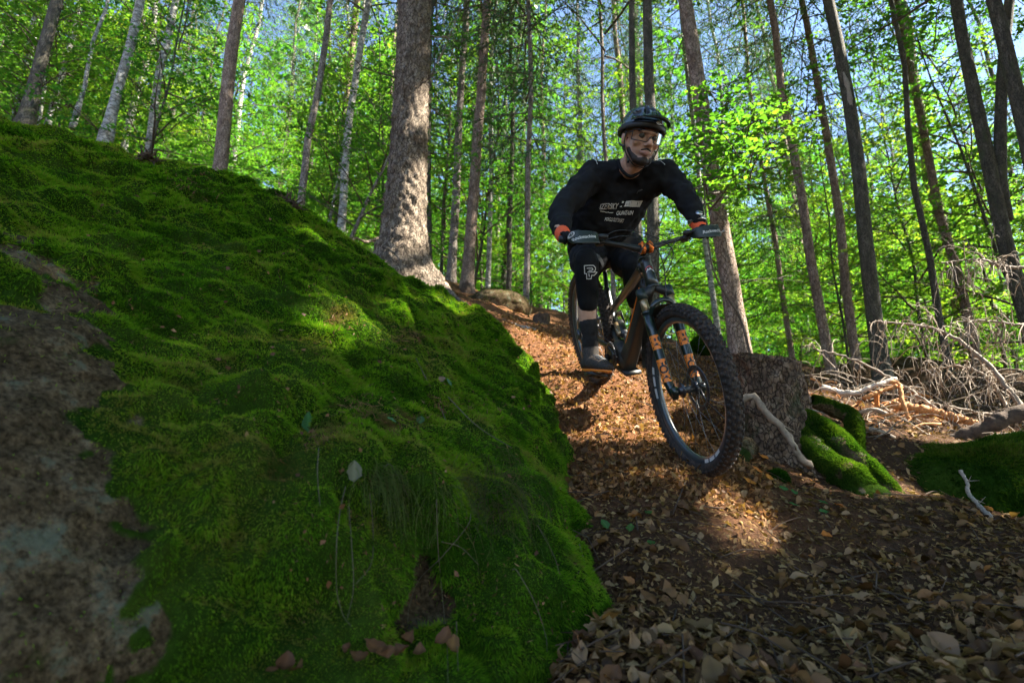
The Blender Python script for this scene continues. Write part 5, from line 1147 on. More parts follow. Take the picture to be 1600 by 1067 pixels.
# shoes
for s_, PD, An in ((0, PR, ANR), (1, PL, ANL)):
    fw = nrm(heading * A([1, 1, 0]) + A([.12 if s_ == 0 else -.1, 0, -.22])); upf = nrm(A([0, 0, 1.0]) - fw * fw[2]); sd = np.cross(upf, fw); o_ = PD + upf * .018
    shoe = blob('shoe', [capsule([o_ - fw * .115 + upf * .045, o_ - fw * .02 + upf * .042, o_ + fw * .075 + upf * .032, o_ + fw * .125 + upf * .026], [.038, .040, .032, .022], rad2=[.036, .042, .047, .036], up=upf), capsule([o_ - fw * .075 + upf * .05, An + upf * .01], [.045, .045])], M['shoe'], rider, .005, 2, [(.03, .005)])
    n_ = 24; t = np.linspace(0, 2 * np.pi, n_, endpoint=False); L_ = np.where(np.cos(t) > 0, .150, .150); w_ = .047 * (1 + .08 * np.cos(t))
    rim_ = o_ + fw * (np.cos(t) * L_)[:, None] + sd * (np.sin(t) * w_)[:, None]; V = np.concatenate([rim_ + upf * .000, rim_ + upf * .012]); i = np.arange(n_); j = (i + 1) % n_
    sole = MB().add(np.concatenate([V, [o_, o_ + upf * .012]]), [np.stack([i, j, n_ + j, n_ + i], -1), np.stack([j, i, np.full(n_, 2 * n_)], -1), np.stack([n_ + i, n_ + j, np.full(n_, 2 * n_ + 1)], -1)]).build('sole', M['orange' if s_ == 0 else 'shoe'], shoe)
    for k in range(4):
        c_ = o_ + fw * (.0 + k * .022) + upf * (.083 - k * .007); MB().add(*tube(np.stack([c_ - sd * .028, c_ + upf * .006, c_ + sd * .028]), .0035, 6)).build('lace', M['grey_cloth'], shoe)
# gloves: palm over the grip, four fingers round the bar (index on the lever), thumb beneath
for s_, Gp, o_, W in ((0, GR, oR, WR), (1, GL, oL, WL)):
    g = lambda a, f, u: Gp + o_ * a + sF * f + sU * u
    sh = [capsule([g(-.03, -.018, .020), g(.03, -.018, .018)], [.019, .020], rad2=None), capsule([g(-.002, -.02, .02), g(.008, -.045, .034), W, W + nrm((ELR if s_ == 0 else ELL) - W) * .03], [.030, .031, .035, .038]), capsule([g(-.03, .0, .026), g(.034, .0, .024)], [.014, .014])]
    for k, (a_, ln) in enumerate(((-.034, 1.1), (-.012, 1.12), (.010, 1.05), (.031, .92))):
        if k == 0: pth_ = [g(a_, -.005, .026), g(a_ - .002, .030, .022), g(a_ - .002, .052, .004), g(a_, .060, -.016)]
        else: pth_ = [g(a_, -.005, .026), g(a_, .024 * ln, .018), g(a_, .028 * ln, -.010), g(a_, .006, -.027 * ln)]
        sh.append(capsule(pth_, [.0105, .0100, .0092, .0080], 10))
    sh.append(capsule([g(-.026, -.030, .010), g(-.048, -.014, -.010), g(-.046, .010, -.024), g(-.022, .022, -.026)], [.015, .012, .0105, .009], 10))
    gl = blob('glove', sh, M['glove'], rider, .0035, 2)
    gl.data.materials.append(M['pad']); me = gl.data; c_ = np.empty(len(me.polygons) * 3); me.polygons.foreach_get('center', c_); c_ = c_.reshape(-1, 3) - Gp
    me.polygons.foreach_set('material_index', (((c_ @ sF) > .012) | ((c_ @ sU) < -.004)).astype(np.int32)); me.update()
wd = nrm(WL - ELL); MB().add(*ring_torus(WL - wd * .045, wd, sF, .040, [(.006, -.011), (.006, .011), (-.004, .011), (-.004, -.011)], 28)).add(*rod(WL - wd * .045 + sF * .036 + sU * .02, WL - wd * .045 + sF * .046 + sU * .026, .017, 14)).build('wristwatch', M['steel'], rider)

# helmet
hc = hd(-.008, 0, .050); nA, nE = 72, 26
az = np.linspace(0, 2 * np.pi, nA, endpoint=False); hv_ = []; dark = []
VENT = [(0.0, .95, .16, .22), (.42, .70, .13, .26), (-.42, .70, .13, .26), (.95, .55, .20, .18), (-.95, .55, .20, .18), (.75, 1.05, .22, .13), (-.75, 1.05, .22, .13), (1.55, .65, .20, .16), (-1.55, .65, .20, .16), (2.2, .6, .22, .22), (-2.2, .6, .22, .22), (1.6, 1.08, .30, .12), (-1.6, 1.08, .30, .12), (2.9, .8, .25, .2), (3.14, 1.15, .4, .14)]
for e in range(nE):
    for a_ in az:
        low = -.32 + .22 * math.cos(a_) + .12 * abs(math.sin(a_)); el = low + (math.pi / 2 - low) * e / (nE - 1)
        v = 0.0
        for va, ve, wa, we in VENT:
            da = abs(np.angle(np.exp(1j * (a_ - va)))) * max(.25, math.cos(el)); v = max(v, 1 - (da / wa) ** 2 - ((el - ve) / we) ** 2)
        v = float(np.clip(v * 2.2, 0, 1)); dark.append(v)
        rg = 1 + .03 * math.sin(a_ * 6) * math.cos(el) * .5 - .16 * v
        hv_.append(hc + (hf * .136 * math.cos(a_) * math.cos(el) + hl * .104 * math.sin(a_) * math.cos(el) + hu * .108 * math.sin(el)) * rg)
V = A(hv_); i = np.arange(nE - 1)[:, None] * nA; j = np.arange(nA)[None]; k = (j + 1) % nA; Q = np.stack([i + j, i + k, i + nA + k, i + nA + j], -1).reshape(-1, 4)
dk = A(dark)[Q].mean(1) > .30; inner = hc + (V - hc) * .90; rimq = np.stack([np.arange(nA), len(V) + np.arange(nA), len(V) + (np.arange(nA) + 1) % nA, (np.arange(nA) + 1) % nA], -1)
hm = MB().add(np.concatenate([V, inner]), [Q[~dk]]).add(np.concatenate([V, inner]), [Q[dk], Q[:, ::-1] + len(V), rimq], mi=1)
helmet = hm.build('helmet', [M['helmet'], M['lens_rim']], rider)
# rim band and visor
vz = []; na_ = 21
for a_ in np.linspace(-1.05, 1.05, na_):
    b0 = hc + hf * .141 * math.cos(a_) + hl * .110 * math.sin(a_) + hu * (.030 + .006 * math.cos(a_)); ext = .062 * math.cos(a_ * 1.35) ** .8 if abs(a_) < 1.1 else 0
    for t in (0, .5, 1): vz.append(b0 + hf * ext * t * math.cos(a_ * .4) + hl * ext * t * .5 * math.sin(a_) + hu * (-.004 * t * t - .020 * t * math.sin(a_) ** 2))
vz = A(vz); f_ = grid_faces(na_, 3); nb_ = len(vz)
edge = [np.stack([np.arange(na_ - 1) * 3 + e_, (np.arange(na_ - 1) + 1) * 3 + e_, nb_ + (np.arange(na_ - 1) + 1) * 3 + e_, nb_ + np.arange(na_ - 1) * 3 + e_], -1) for e_ in (0, 2)]
visor = MB().add(np.concatenate([vz, vz - hu * .007]), [f_] + edge).add(np.concatenate([vz, vz - hu * .007]), [f_[:, ::-1] + nb_], mi=1).build('visor', [M['helmet'], M['black_plastic']], helmet)
band = spline([hc + hf * .142 * math.cos(a_) + hl * .110 * math.sin(a_) + hu * (-.002 - .03 * (1 - math.cos(a_)) * .6) for a_ in np.linspace(-2.6, 2.6, 20)], 60)
MB().add(*tube(band, .016, 8, True, .006, up=hu)).build('helmet_rim', M['black_plastic'], helmet)
# brow logo: white oval ring with lettering
lc = P(1019, 187.5, 2.43); a = np.linspace(0, 2 * np.pi, 24, endpoint=False); nL = nrm(hf * .9 + A([-.2, -.5, -.3])); lx = nrm(np.cross(hu, nL)); ly = np.cross(nL, lx)
lc = hd(.136, .014, .056); ring = [lc + lx * .0155 * math.cos(t) + ly * .0085 * math.sin(t) + nL * .010 for t in a] + [lc + lx * .013 * math.cos(t) + ly * .0062 * math.sin(t) + nL * .010 for t in a]; i = np.arange(24)
MB().add(ring, [np.stack([i, (i + 1) % 24, 24 + (i + 1) % 24, 24 + i], -1)]).build('helmet_logo', M['white_print'], helmet)
V, F = text_box('BELL', .020, .007, 0, .0008); MB().add([lc + lx * v[0] + ly * v[1] + nL * .010 for v in V], F).build('logo_lettering', M['white_print'], helmet)
for s_ in (-1, 1):
    MB().add(*tube(spline([hd(.03, .088 * s_, .02), hd(.022, .083 * s_, -.03), hd(.030, .066 * s_, -.08), hd(.050, .030 * s_, -.122), hd(.052, .0, -.127)], 22), .008, 6, True, .0022, up=hf)).build('chin_strap', M['lens_rim'], helmet)
    MB().add(*tube(spline([hd(-.07, .082 * s_, .0), hd(-.02, .090 * s_, -.035), hd(.024, .080 * s_, -.048)], 12), .006, 6, True, .002, up=hu)).build('side_strap', M['lens_rim'], helmet)
MB().add(*box(hd(.036, -.052, -.108), [hf * .008, hl * .004, hu * .011])).build('strap_buckle', M['lens_rim'], helmet)
# glasses
gl_ = []; na_ = 33
for a_ in np.linspace(-.98, .98, na_):
    nose = math.exp(-(a_ / .13) ** 2); top = .022; bot = -.030 * (1 - .35 * abs(a_)) + .030 * nose
    for t in np.linspace(0, 1, 6):
        u_ = bot + (top - bot) * t; gl_.append(hd(.112 * math.cos(a_) + .004 - .05 * (1 - math.cos(a_)) * 0 + .002, .086 * math.sin(a_), u_))
gl_ = A(gl_); glasses = MB().add(gl_, [grid_faces(na_, 6)]).build('glasses', M['lens'], rider)
ed = gl_.reshape(na_, 6, 3); loop = np.concatenate([ed[:, 5], ed[-1, ::-1][1:], ed[::-1, 0][1:], ed[0][1:]])
MB().add(*tube(loop, .0022, 6, False)).build('glasses_frame', M['lens_rim'], glasses)
for s_ in (-1, 1): MB().add(*tube(spline([ed[-1 if s_ > 0 else 0, 4], hd(.03, .084 * s_, .014), hd(-.02, .085 * s_, .010)], 10), .003, 6, True, .0016)).build('temple_arm', M['lens_rim'], glasses)
# ------------------------------------------------------------------ stump, dead wood, rocks
R7 = np.random.default_rng(70)
def lathe_noise(base, H, rads, seg=72, n=40, seed=0, amp=.02, freq=7, flare=(), top=True):
    s = np.linspace(-.18, H, n); a = np.linspace(0, 2 * np.pi, seg, endpoint=False); r = np.interp(s / H, np.linspace(0, 1, len(rads)), rads)
    rr_ = np.broadcast_to(r[:, None], (n, seg)).copy()
    for a0, am, w, hh in flare: rr_ += am * np.exp(-np.clip(s + .1, 0, None) / hh)[:, None] * np.exp(-(np.angle(np.exp(1j * (a - a0))) / w) ** 2)[None]
    V = np.stack([rr_ * np.cos(a), rr_ * np.sin(a), np.broadcast_to(s[:, None], (n, seg))], -1).reshape(-1, 3)
    fl = vnoise(np.c_[V[:, :2] * freq * 1.5, V[:, 2] * freq], 2.0, seed, 3); d_ = nrm(V * A([1, 1, 0])); V = V + d_ * (amp * np.sign(fl) * np.abs(fl) ** .6)[:, None]
    i = np.arange(n - 1)[:, None] * seg; j = np.arange(seg)[None]; k = (j + 1) % seg; Q = np.stack([i + j, i + k, i + seg + k, i + seg + j], -1).reshape(-1, 4)
    return V + A(base), Q
sb_ = P(1204, 720, 3.30); stump = empty('tree_stump', sb_, 'sawn spruce stump with flaking bark and mossy roots beside the front wheel', 'stump')
V, Q = lathe_noise(sb_, .575, [.235, .215, .205, .203, .205], 150, 90, 3, .020, 8, [(-.2, .20, .45, .22), (-1.2, .10, .35, .16), (-2.2, .10, .3, .14), (3.4, .08, .4, .2)])
V += nrm((V - sb_) * A([1, 1, 0])) * (.008 * vnoise(V * A([1, 1, .5]), 60, 6, 2))[:, None]
_t = np.clip((V[:, 2] - sb_[2] - .40) / .175, 0, 1); V[:, 2] += _t * (vnoise(V, 9, 5, 3) * .035 + (V[:, 0] - sb_[0]) * -.10)
link('bark', mesh_data('bark', V, [Q]), M['bark_stump'], stump)
seg = 150; ring = V[-seg:]; cen = ring.mean(0); rs = [1, .93, .6, .25]; W = np.concatenate([cen + (ring - cen) * k + A([0, 0, -.012 * (k < 1)]) for k in rs] + [[cen - A([0, 0, .012])]]); W += np.c_[np.zeros((len(W), 2)), vnoise(W, 30, 8, 2) * .006]
i = np.arange(3)[:, None] * seg; j = np.arange(seg)[None]; k = (j + 1) % seg; Qt = np.stack([i + j, i + k, i + seg + k, i + seg + j], -1).reshape(-1, 4); j = np.arange(seg)
link('cut_face', mesh_data('cut_face', W, [Qt, np.stack([3 * seg + j, 3 * seg + (j + 1) % seg, np.full(seg, 4 * seg)], -1)]), M['wood_grey'], stump)
def mossy_tube(name, pts, rads, parent, seed, count, seg=20, n=46, lump=.4, bare=0.0):
    p = spline(pts, n); r = np.interp(np.linspace(0, 1, n), np.linspace(0, 1, len(rads)), rads)
    V, Fs = tube(p, r, seg, False); c = np.repeat(p, seg, 0); d_ = nrm(V - c)
    V = V + d_ * (np.repeat(r, seg) * (lump * vnoise(V, 6, seed, 3) + .30 * np.abs(vnoise(V, 22, seed + 1, 3))))[:, None]
    o = link(name, mesh_data(name, V, Fs, np.c_[np.clip(bare + np.clip(.30 - 1.5 * vnoise(V, 11, seed + 3, 3) - .5 * d_[:, 2], 0, .9) * (bare < .5), 0, 1), V[:, :2] * 0]), M['mossy_rock'], parent)
    if count: fibres('moss', V, Fs[0], d_, np.clip(d_[:, 2] + .35, 0, 1) * np.clip(.75 + 1.6 * vnoise(V, 11, seed + 3, 3), 0.02, 1), count, o, (.004, .010), .0015, .3, seed=seed, palette=[(0.028, .06, .008), (.05, .10, .012), (.085, .14, .016), (.12, .155, .02), (.13, .12, .03)])
    return o
mossy_tube('root', [P(1235, 645, 3.25), P(1280, 672, 3.15), P(1332, 715, 3.00), P(1385, 762, 2.88), P(1448, 815, 2.78)], [.085, .065, .055, .048, .02], stump, 11, 26000)
ra, rb_ = P(1245, 690, 3.14), P(1425, 818, 2.78); ax1 = (rb_ - ra) / 2; ax2 = nrm(np.cross(ax1, [0, 0, 1.0])) * .135; ax3 = A([0, 0, .105])
V, Fs = ellipsoid((ra + rb_) / 2 + A([0, 0, .02]), [ax1, ax2, ax3], 110, 60); d_ = nrm((V - (ra + rb_) / 2) * A([1, 1, 1.6])); V = V + d_ * (.055 * vnoise(V, 5, 91, 3) + .030 * np.abs(vnoise(V, 16, 92, 3)))[:, None]
pat = np.clip(.5 + 1.9 * vnoise(V, 8, 93, 3) + .35 * d_[:, 2], 0.02, 1)
mound = link('moss_mound', mesh_data('moss_mound', V, Fs, np.c_[np.clip(.85 - pat, 0, 1), V[:, :2] * 0]), M['mossy_rock'], stump)
fibres('moss', V, Fs[0], d_, pat * np.clip(d_[:, 2] + .5, .1, 1), 60000, mound, (.004, .011), .0015, .35, seed=94, palette=[(0.028, .06, .008), (.05, .10, .012), (.085, .145, .016), (.125, .165, .02), (.14, .125, .03)])
mossy_tube('root', [P(1235, 672, 3.20), P(1272, 700, 3.07), P(1310, 742, 2.95), P(1352, 782, 2.86), P(1410, 812, 2.78)], [.065, .05, .042, .035, .015], stump, 12, 12000)
mossy_tube('root', [P(1268, 625, 3.40), P(1305, 640, 3.40), P(1332, 655, 3.36), P(1340, 705, 3.25)], [.03, .045, .05, .03], stump, 13, 14000)
mossy_tube('root', [P(1165, 700, 3.1), P(1150, 730, 2.95), P(1140, 760, 2.85)], [.06, .05, .03], stump, 14, 0, bare=.9)
def stick(name, pts, r0, r1, mat, label, cat='branch', group=None, seg=10, n=30, kink=.15, shoots=0, thing=True):
    p = spline(pts, n); p = p + R7.normal(0, r0 * kink, p.shape); r = np.linspace(r0, r1, n) * (1 + .12 * R7.normal(0, 1, n)); mb = MB().add(*tube(p, r, seg))
    for _ in range(shoots):
        i = int(R7.integers(3, n - 3)); d_ = nrm(R7.normal(0, 1, 3) + A([0, -.3, .5])); mb.add(*tube(np.stack([p[i], p[i] + d_ * r0 * 3, p[i] + d_ * r0 * 7]), [r0 * .3, r0 * .22, r0 * .1], 5))
    o = mb.build(name, M[mat]); tag(o, label, cat, group); return o
stick('broken_branch', [P(1148, 634, 2.98), P(1160, 624, 2.96), P(1178, 620, 2.95), P(1196, 645, 2.94), P(1222, 668, 2.92), P(1240, 695, 2.90), P(1252, 715, 2.90), P(1266, 728, 2.92)], .019, .016, 'twig_pale', 'pale barkless crooked branch leaning against the sawn stump', shoots=4)
stick('dry_twig', [P(1500, 735, 2.75), P(1512, 755, 2.72), P(1512, 768, 2.70), P(1530, 790, 2.62), P(1548, 808, 2.55)], .007, .010, 'wood_grey', 'pale forked twig in front of the shade-painted moss at the right', 'twig', shoots=5)
stick('dry_twig', [P(1290, 806, 2.45), P(1302, 822, 2.38), P(1318, 840, 2.30), P(1326, 852, 2.25)], .010, .012, 'wood_grey', 'short thick stick end stuck in the leaves below the mossy roots', 'twig')
# pile of split and fallen wood right of the stump
stick('fallen_pole', [P(1285, 606, 4.3), P(1330, 614, 4.2), P(1365, 603, 4.15), P(1400, 592, 4.15)], .022, .017, 'wood_white', 'white sunlit barkless pole lying right of the stump', 'log')
stick('fallen_pole', [P(1395, 632, 4.3), P(1440, 640, 4.25), P(1480, 650, 4.2), P(1525, 662, 4.15)], .034, .030, 'wood_orange', 'orange barkless log below the dead boughs', 'log', seg=14)
stick('fallen_log', [P(1478, 692, 3.9), P(1530, 672, 3.8), P(1580, 650, 3.75), P(1660, 622, 3.7)], .042, .055, 'wood_rot', 'dark fallen log slanting up to the right picture edge', 'log', seg=16, kink=.05)
stick('fallen_log', [P(1395, 715, 3.6), P(1460, 715, 3.55), P(1540, 704, 3.5), P(1680, 690, 3.4)], .05, .075, 'wood_rot', 'thick rotten log lying above the mossy bank painted in shade', 'log', seg=20, n=40, kink=.05)
stick('fallen_pole', [P(640, 455, 5.4), P(700, 474, 5.4), P(770, 500, 5.3), P(862, 528, 5.2)], .022, .045, 'wood_grey', 'grey pole lying along the left edge of the trail', 'log', seg=12)
stick('wood_strip', [P(1392, 596, 4.10), P(1405, 602, 4.08), P(1410, 625, 4.05), P(1420, 655, 4.02)], .018, .012, 'wood_orange', 'bent orange strip of split wood hanging from the white pole', 'wood strip')
stick('wood_strip', [P(1350, 622, 4.1), P(1375, 612, 4.08), P(1400, 602, 4.06)], .016, .010, 'wood_orange', 'orange splinter under the white pole', 'wood strip')
ch = []
for i in range(70):
    px, py = R7.uniform(1268, 1470), R7.uniform(606, 688); g = on_ground(px, py, 3.2); d_ = nrm(A([R7.normal(), R7.normal() * .6, R7.normal() * .25])); l = R7.uniform(.03, .16); w = R7.uniform(.006, .02); n_ = nrm(np.cross(d_, R7.normal(0, 1, 3)))
    p = spline([g + A([0, 0, .02]) - d_ * l, g + A([0, 0, R7.uniform(.02, .06)]), g + A([0, 0, .02]) + d_ * l], 6); o = MB().add(*tube(p, np.linspace(w * .5, w * .25, 6), 5, True, w, up=n_)).build('wood_splinter', M['wood_orange' if i % 3 else 'twig_pale'])
    tag(o, 'one of the orange and pale splinters scattered right of the stump', 'splinter', 'split wood scattered right of the stump')
tw = MB()
for i in range(170):
    px, py = R7.uniform(1265, 1600), R7.uniform(590, 700); g = on_ground(px, py, 3.4) if i < 130 else P(px, R7.uniform(560, 660), R7.uniform(4, 4.8)); d_ = nrm(A([R7.normal(), R7.normal() * .6, R7.normal() * .5 + .1])); l = R7.uniform(.08, .35)
    tw.add(*tube(spline([g, g + d_ * l * .5 + R7.normal(0, .02, 3) + A([0, 0, .03]), g + d_ * l], 6), np.linspace(.0045, .0015, 6), 4, False))
o = tw.build('twig_litter', M['twig_pale']); tag(o, 'tangle of thin dead twigs on the ground right of the stump', kind='stuff')
# arching dead boughs with curled bare twigs
def bough(pts, r0, label, nt, seed, sag=1.0):
    r = np.random.default_rng(seed); p = spline(pts, 40); root = empty('dead_bough', p[-1], label, 'branch')
    MB().add(*tube(p + r.normal(0, .004, p.shape), np.linspace(r0 * .35, r0, 40), 8)).build('stem', M['twig_pale'], root); mb = MB(); T = nrm(np.gradient(p, axis=0))
    for i in range(nt):
        k = int(r.integers(1, 38)); t = T[k]; sd = nrm(np.cross(t, r.normal(0, 1, 3))); l = r.uniform(.12, .42); q_ = [p[k]]; d_ = nrm(sd + -t * .3 + A([0, 0, .2]))
        for m_ in range(7): d_ = nrm(d_ + A([0, 0, -.24 * sag]) + r.normal(0, .16, 3)); q_.append(q_[-1] + d_ * l / 7)
        q_ = A(q_); mb.add(*tube(q_, np.linspace(.0038, .0018, 8), 4, False))
        for m_ in range(3):
            a_ = q_[int(r.integers(2, 7))]; e = nrm(d_ + r.normal(0, .8, 3)); mb.add(*tube(np.stack([a_, a_ + e * .03, a_ + e * .06 + A([0, 0, -.018]), a_ + e * .075 + A([0, 0, -.045])]), [.0028, .0025, .002, .0014], 3, False))
    o = mb.build('twigs', M['twig_pale'], root); o['kind'] = 'stuff'
bough([P(1372, 503, 4.4), P(1430, 508, 4.3), P(1480, 522, 4.2), P(1530, 556, 4.1), P(1570, 600, 4.0), P(1605, 650, 3.9)], .020, 'long dead spruce bough arching down to the right above the log pile', 55, 1)
bough([P(1470, 411, 4.0), P(1530, 406, 3.95), P(1570, 416, 3.9), P(1660, 422, 3.8)], .014, 'highest dead bough reaching in from the right edge', 40, 2)
bough([P(1490, 502, 4.0), P(1550, 502, 3.95), P(1600, 508, 3.9), P(1680, 512, 3.8)], .012, 'straight dead bough reaching in just below the highest one', 34, 3)
bough([P(1270, 545, 4.6), P(1330, 560, 4.5), P(1390, 590, 4.4), P(1440, 622, 4.3), P(1500, 668, 4.2)], .016, 'dead bough sloping down from behind the stump into the log pile', 32, 4)
bough([P(1440, 580, 4.4), P(1500, 572, 4.3), P(1545, 592, 4.2), P(1575, 640, 4.1)], .014, 'short dead bough curling beneath the long arching one', 32, 5)
bough([P(1290, 600, 4.8), P(1400, 618, 4.7), P(1470, 632, 4.6), P(1560, 650, 4.5)], .012, 'low dead bough lying on the log pile', 24, 6)
# mossy bank at the right, mossy rock and old stump up the trail
def rock_shape(c, ax, seed, amp=.12, seg=90, rings=54):
    V, Fs = ellipsoid(c, ax, seg, rings); d_ = nrm(V - A(c)); sz = np.linalg.norm(A(ax), axis=1).mean(); V = V + d_ * (sz * amp * (vnoise(V / sz, 1.8, seed, 4) + .4 * np.abs(vnoise(V / sz, 5, seed + 2, 3))))[:, None]; return V, Fs, d_
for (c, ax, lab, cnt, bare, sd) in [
    (P(1545, 795, 3.32), [A([.95, -.1, .10]), A([.1, .45, .12]), A([0, -.08, .36])], 'moss covered bank painted in shade below the rotten log at the right', 70000, 0.0, 31),
    (P(783, 480, 7.8), [A([.44, 0, -.06]), A([0, .4, 0.05]), A([0, 0, .26])], 'grey green lichen covered rock beside the trail in the distance', 2500, .95, 32),
    (P(1150, 585, 4.2), [A([.10, 0, 0]), A([0, .1, 0]), A([0, 0, .11])], 'small mossy lump behind the front wheel beside the stump', 6000, 0.0, 33),
    (P(1208, 748, 2.85), [A([.07, 0, 0]), A([0, .07, 0]), A([0, 0, .045])], 'small moss cushion at the foot of the stump', 5000, 0.0, 34),
    (P(1105, 540, 5.2), [A([.14, 0, 0]), A([0, .12, 0]), A([0, 0, .09])], 'green moss hummock seen through the front wheel', 6000, 0.0, 36)]:
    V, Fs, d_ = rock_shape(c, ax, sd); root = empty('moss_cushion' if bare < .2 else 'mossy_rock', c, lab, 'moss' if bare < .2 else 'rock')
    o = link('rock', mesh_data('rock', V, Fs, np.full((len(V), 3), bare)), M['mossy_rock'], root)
    fibres('moss', V, Fs[0], d_, np.clip(d_[:, 2] + .5, 0, 1), cnt, root, (.008, .018), .0020, .5, seed=sd, palette=[(.014, .038, .004), (.024, .062, .006), (.042, .095, .009), (.07, .12, .012), (.10, .11, .025)])  # palette darkened to paint the log's shade on the bank; others share it
for (px, py, Y, r_, H_, lab, sd) in [(846, 520, 6.3, .10, .20, 'small rotten stump on the bank left of the rear wheel', 41), (728, 452, 8.2, .07, .10, 'low broken stub beside the lichen covered rock', 42)]:
    c = P(px, py, Y); V, Q = lathe_noise(c, H_, [r_ * 1.15, r_, r_ * .95], 30, 16, sd, .012, 12); V[:, 2] += np.where(V[:, 2] > c[2] + H_ * .85, vnoise(V, 20, sd, 2) * .04, 0); root = empty('tree_stump', c, lab, 'stump')
    link('bark', mesh_data('bark', V, [Q]), M['wood_rot'], root); ring = V[-30:]; cen = ring.mean(0) - A([0, 0, .03]); j = np.arange(30)
    link('top', mesh_data('top', np.concatenate([ring, [cen]]), [np.stack([j, (j + 1) % 30, np.full(30, 30)], -1)]), M['wood_grey'], root)

# young beech beside the spruce: thin bent stem and a bright spray of leaves
sap = empty('young_beech', P(1172, 560, 5.2), 'thin bent sapling with bright yellow green leaf sprays right of the helmet', 'tree')
p = spline([P(1175, 565, 5.2), P(1158, 500, 5.15), P(1140, 470, 5.1), P(1120, 435, 5.05), P(1110, 400, 5.0), P(1103, 340, 5.0), P(1100, 280, 5.0)], 40); MB().add(*tube(p, np.linspace(.013, .007, 40), 7)).build('stem', M['twig'], sap)
p = spline([P(1062, 320, 4.9), P(1085, 295, 4.95), P(1120, 282, 5.0), P(1180, 258, 5.05)], 20); MB().add(*tube(p, np.linspace(.006, .010, 20), 6)).build('side_branch', M['twig'], sap)
for px, py, Y, Rr, sd, tn in ((1170, 300, 5.05, .62, 61, 2.3), (1110, 330, 5.2, .55, 62, 1.9), (1215, 270, 5.3, .55, 63, 2.2), (1125, 230, 5.4, .5, 64, 2.2)):
    o0 = P(px, py, Y); tw, L = beech_crown(sd, .75, 0.0, Rr, 13, 15, (.072, .046), .6, tn); L = (L[0] + o0, L[1], L[2]); link('crown', crown_data('crown', L), M['leaf'], sap)
    V, Fs, C_, mi_ = tw.arrays(); link('branches', mesh_data('branches', V + o0, Fs), M['twig'], sap)
# ------------------------------------------------------------------ leaf litter, grass, straws
R8 = np.random.default_rng(80)
DRY = A([(.045, .021, .008), (.088, .043, .016), (.145, .075, .030), (.205, .115, .050), (.30, .19, .095), (.24, .10, .026)])
def leaf_shape(seed, L=1.0, W=.62, curl=.5, fold=.3, wave=.06):
    """Oval toothed leaf with midrib fold and curl, about 40 triangles, length 1."""
    r = np.random.default_rng(seed); s = np.linspace(0, 1, 8); w = W * .5 * np.sin(np.pi * np.clip(s, 0.02, .985) ** .82) ** .8; w[0] = .015; w[-1] = .01; V = []
    for i, x in enumerate(s):
        cz = curl * (x - .5) ** 2 + wave * math.sin(x * 9 + seed)
        for t in (-1, -.5, 0, .5, 1): V.append((x - .5, w[i] * t * (1 + r.normal(0, .11)), cz + fold * w[i] * abs(t) * (1.2 if t < 0 else .8) + r.normal(0, .035) * abs(t)))
    V = A(V) * A([L, L, L]); F = grid_faces(8, 5); st_, sf = tube(A([[-.5, 0, V[2, 2]], [-.62, .01, V[2, 2] + .03], [-.74, .04, V[2, 2] + .04]]) * L, .012 * L, 3, False)
    return np.concatenate([V, st_]), [F, sf[0] + len(V)]
LV = []
for k in range(14):
    V, Fs = leaf_shape(k, 1, R8.uniform(.5, .72), R8.choice([-1, 1]) * R8.uniform(.15, 1.0), R8.uniform(-.4, .9), R8.uniform(.03, .12)); base = pick(DRY, A([R8.uniform(0, 4.9)]))[0]
    vein = np.ones(len(V)); vein[2:40:5] = .75; me = mesh_data('leaf', V, Fs, base * vein[:, None]); me.materials.append(M['dry_leaf']); LV.append((V, Fs, me))
def orient(n, spin, tilt):
    n = nrm(n + tilt); t = nrm(np.cross(n, [math.cos(spin), math.sin(spin), .1])); return np.stack([t, np.cross(n, t), n], 1)
def clear_of_boulder(xy, z):
    out = np.ones(len(xy), bool)
    for i, (a, b) in enumerate(xy):
        h = boulder_bvh.ray_cast(Vector((a, b, 6)), Vector((0, 0, -1)), 9)
        if h[0] is not None and h[0][2] > z[i] + .015: out[i] = False
    return out
def scatter_ground(n, y0, y1, pw=2.0, xlo=-.10, xhi=1.02):
    u = R8.random(n); y = (y0 ** (1 - pw) + u * (y1 ** (1 - pw) - y0 ** (1 - pw))) ** (1 / (1 - pw)) if pw != 1 else y0 * (y1 / y0) ** u
    x = (xlo + (xhi - xlo) * R8.random(n)) * (y + .15); xy = np.c_[x, y]; z, nn = ground_n(xy); k = clear_of_boulder(xy, z); return xy[k], z[k], nn[k]
# leaves one can pick out, nearest first
xy, z, nn = scatter_ground(4200, 1.02, 6.5, 2.0)
trail = np.interp(xy[:, 1], [1, 1.6, 2.4, 3.5, 5], [.75, .70, .78, .55, .25]); thin = np.exp(-((xy[:, 0] - trail) / (.16 + .10 * xy[:, 1])) ** 2); keep = R8.random(len(xy)) > thin * .85
xy, z, nn = xy[keep], z[keep], nn[keep]; pj = proj(np.c_[xy, z]); inv = (pj[:, 0] > 840) & (pj[:, 0] < 1610) & (pj[:, 1] < 1080)
order = np.argsort(np.where(inv, xy[:, 1], 99)); near = order[:290]; rest = order[290:]
for i in near:
    k = int(R8.integers(0, 14)); s_ = min(.080, .043 * math.exp(R8.normal(0, .32))); Rm = orient(nn[i], R8.uniform(0, 6.28), R8.normal(0, .40, 3)) * s_; o = bpy.data.objects.new('leaf', LV[k][2]); COL.objects.link(o)
    m4 = Matrix([[*Rm[0], xy[i, 0]], [*Rm[1], xy[i, 1]], [*Rm[2], z[i] + R8.uniform(.004, .022)], [0, 0, 0, 1]]); o.parent = floor; o.matrix_basis = m4
mb = MB()
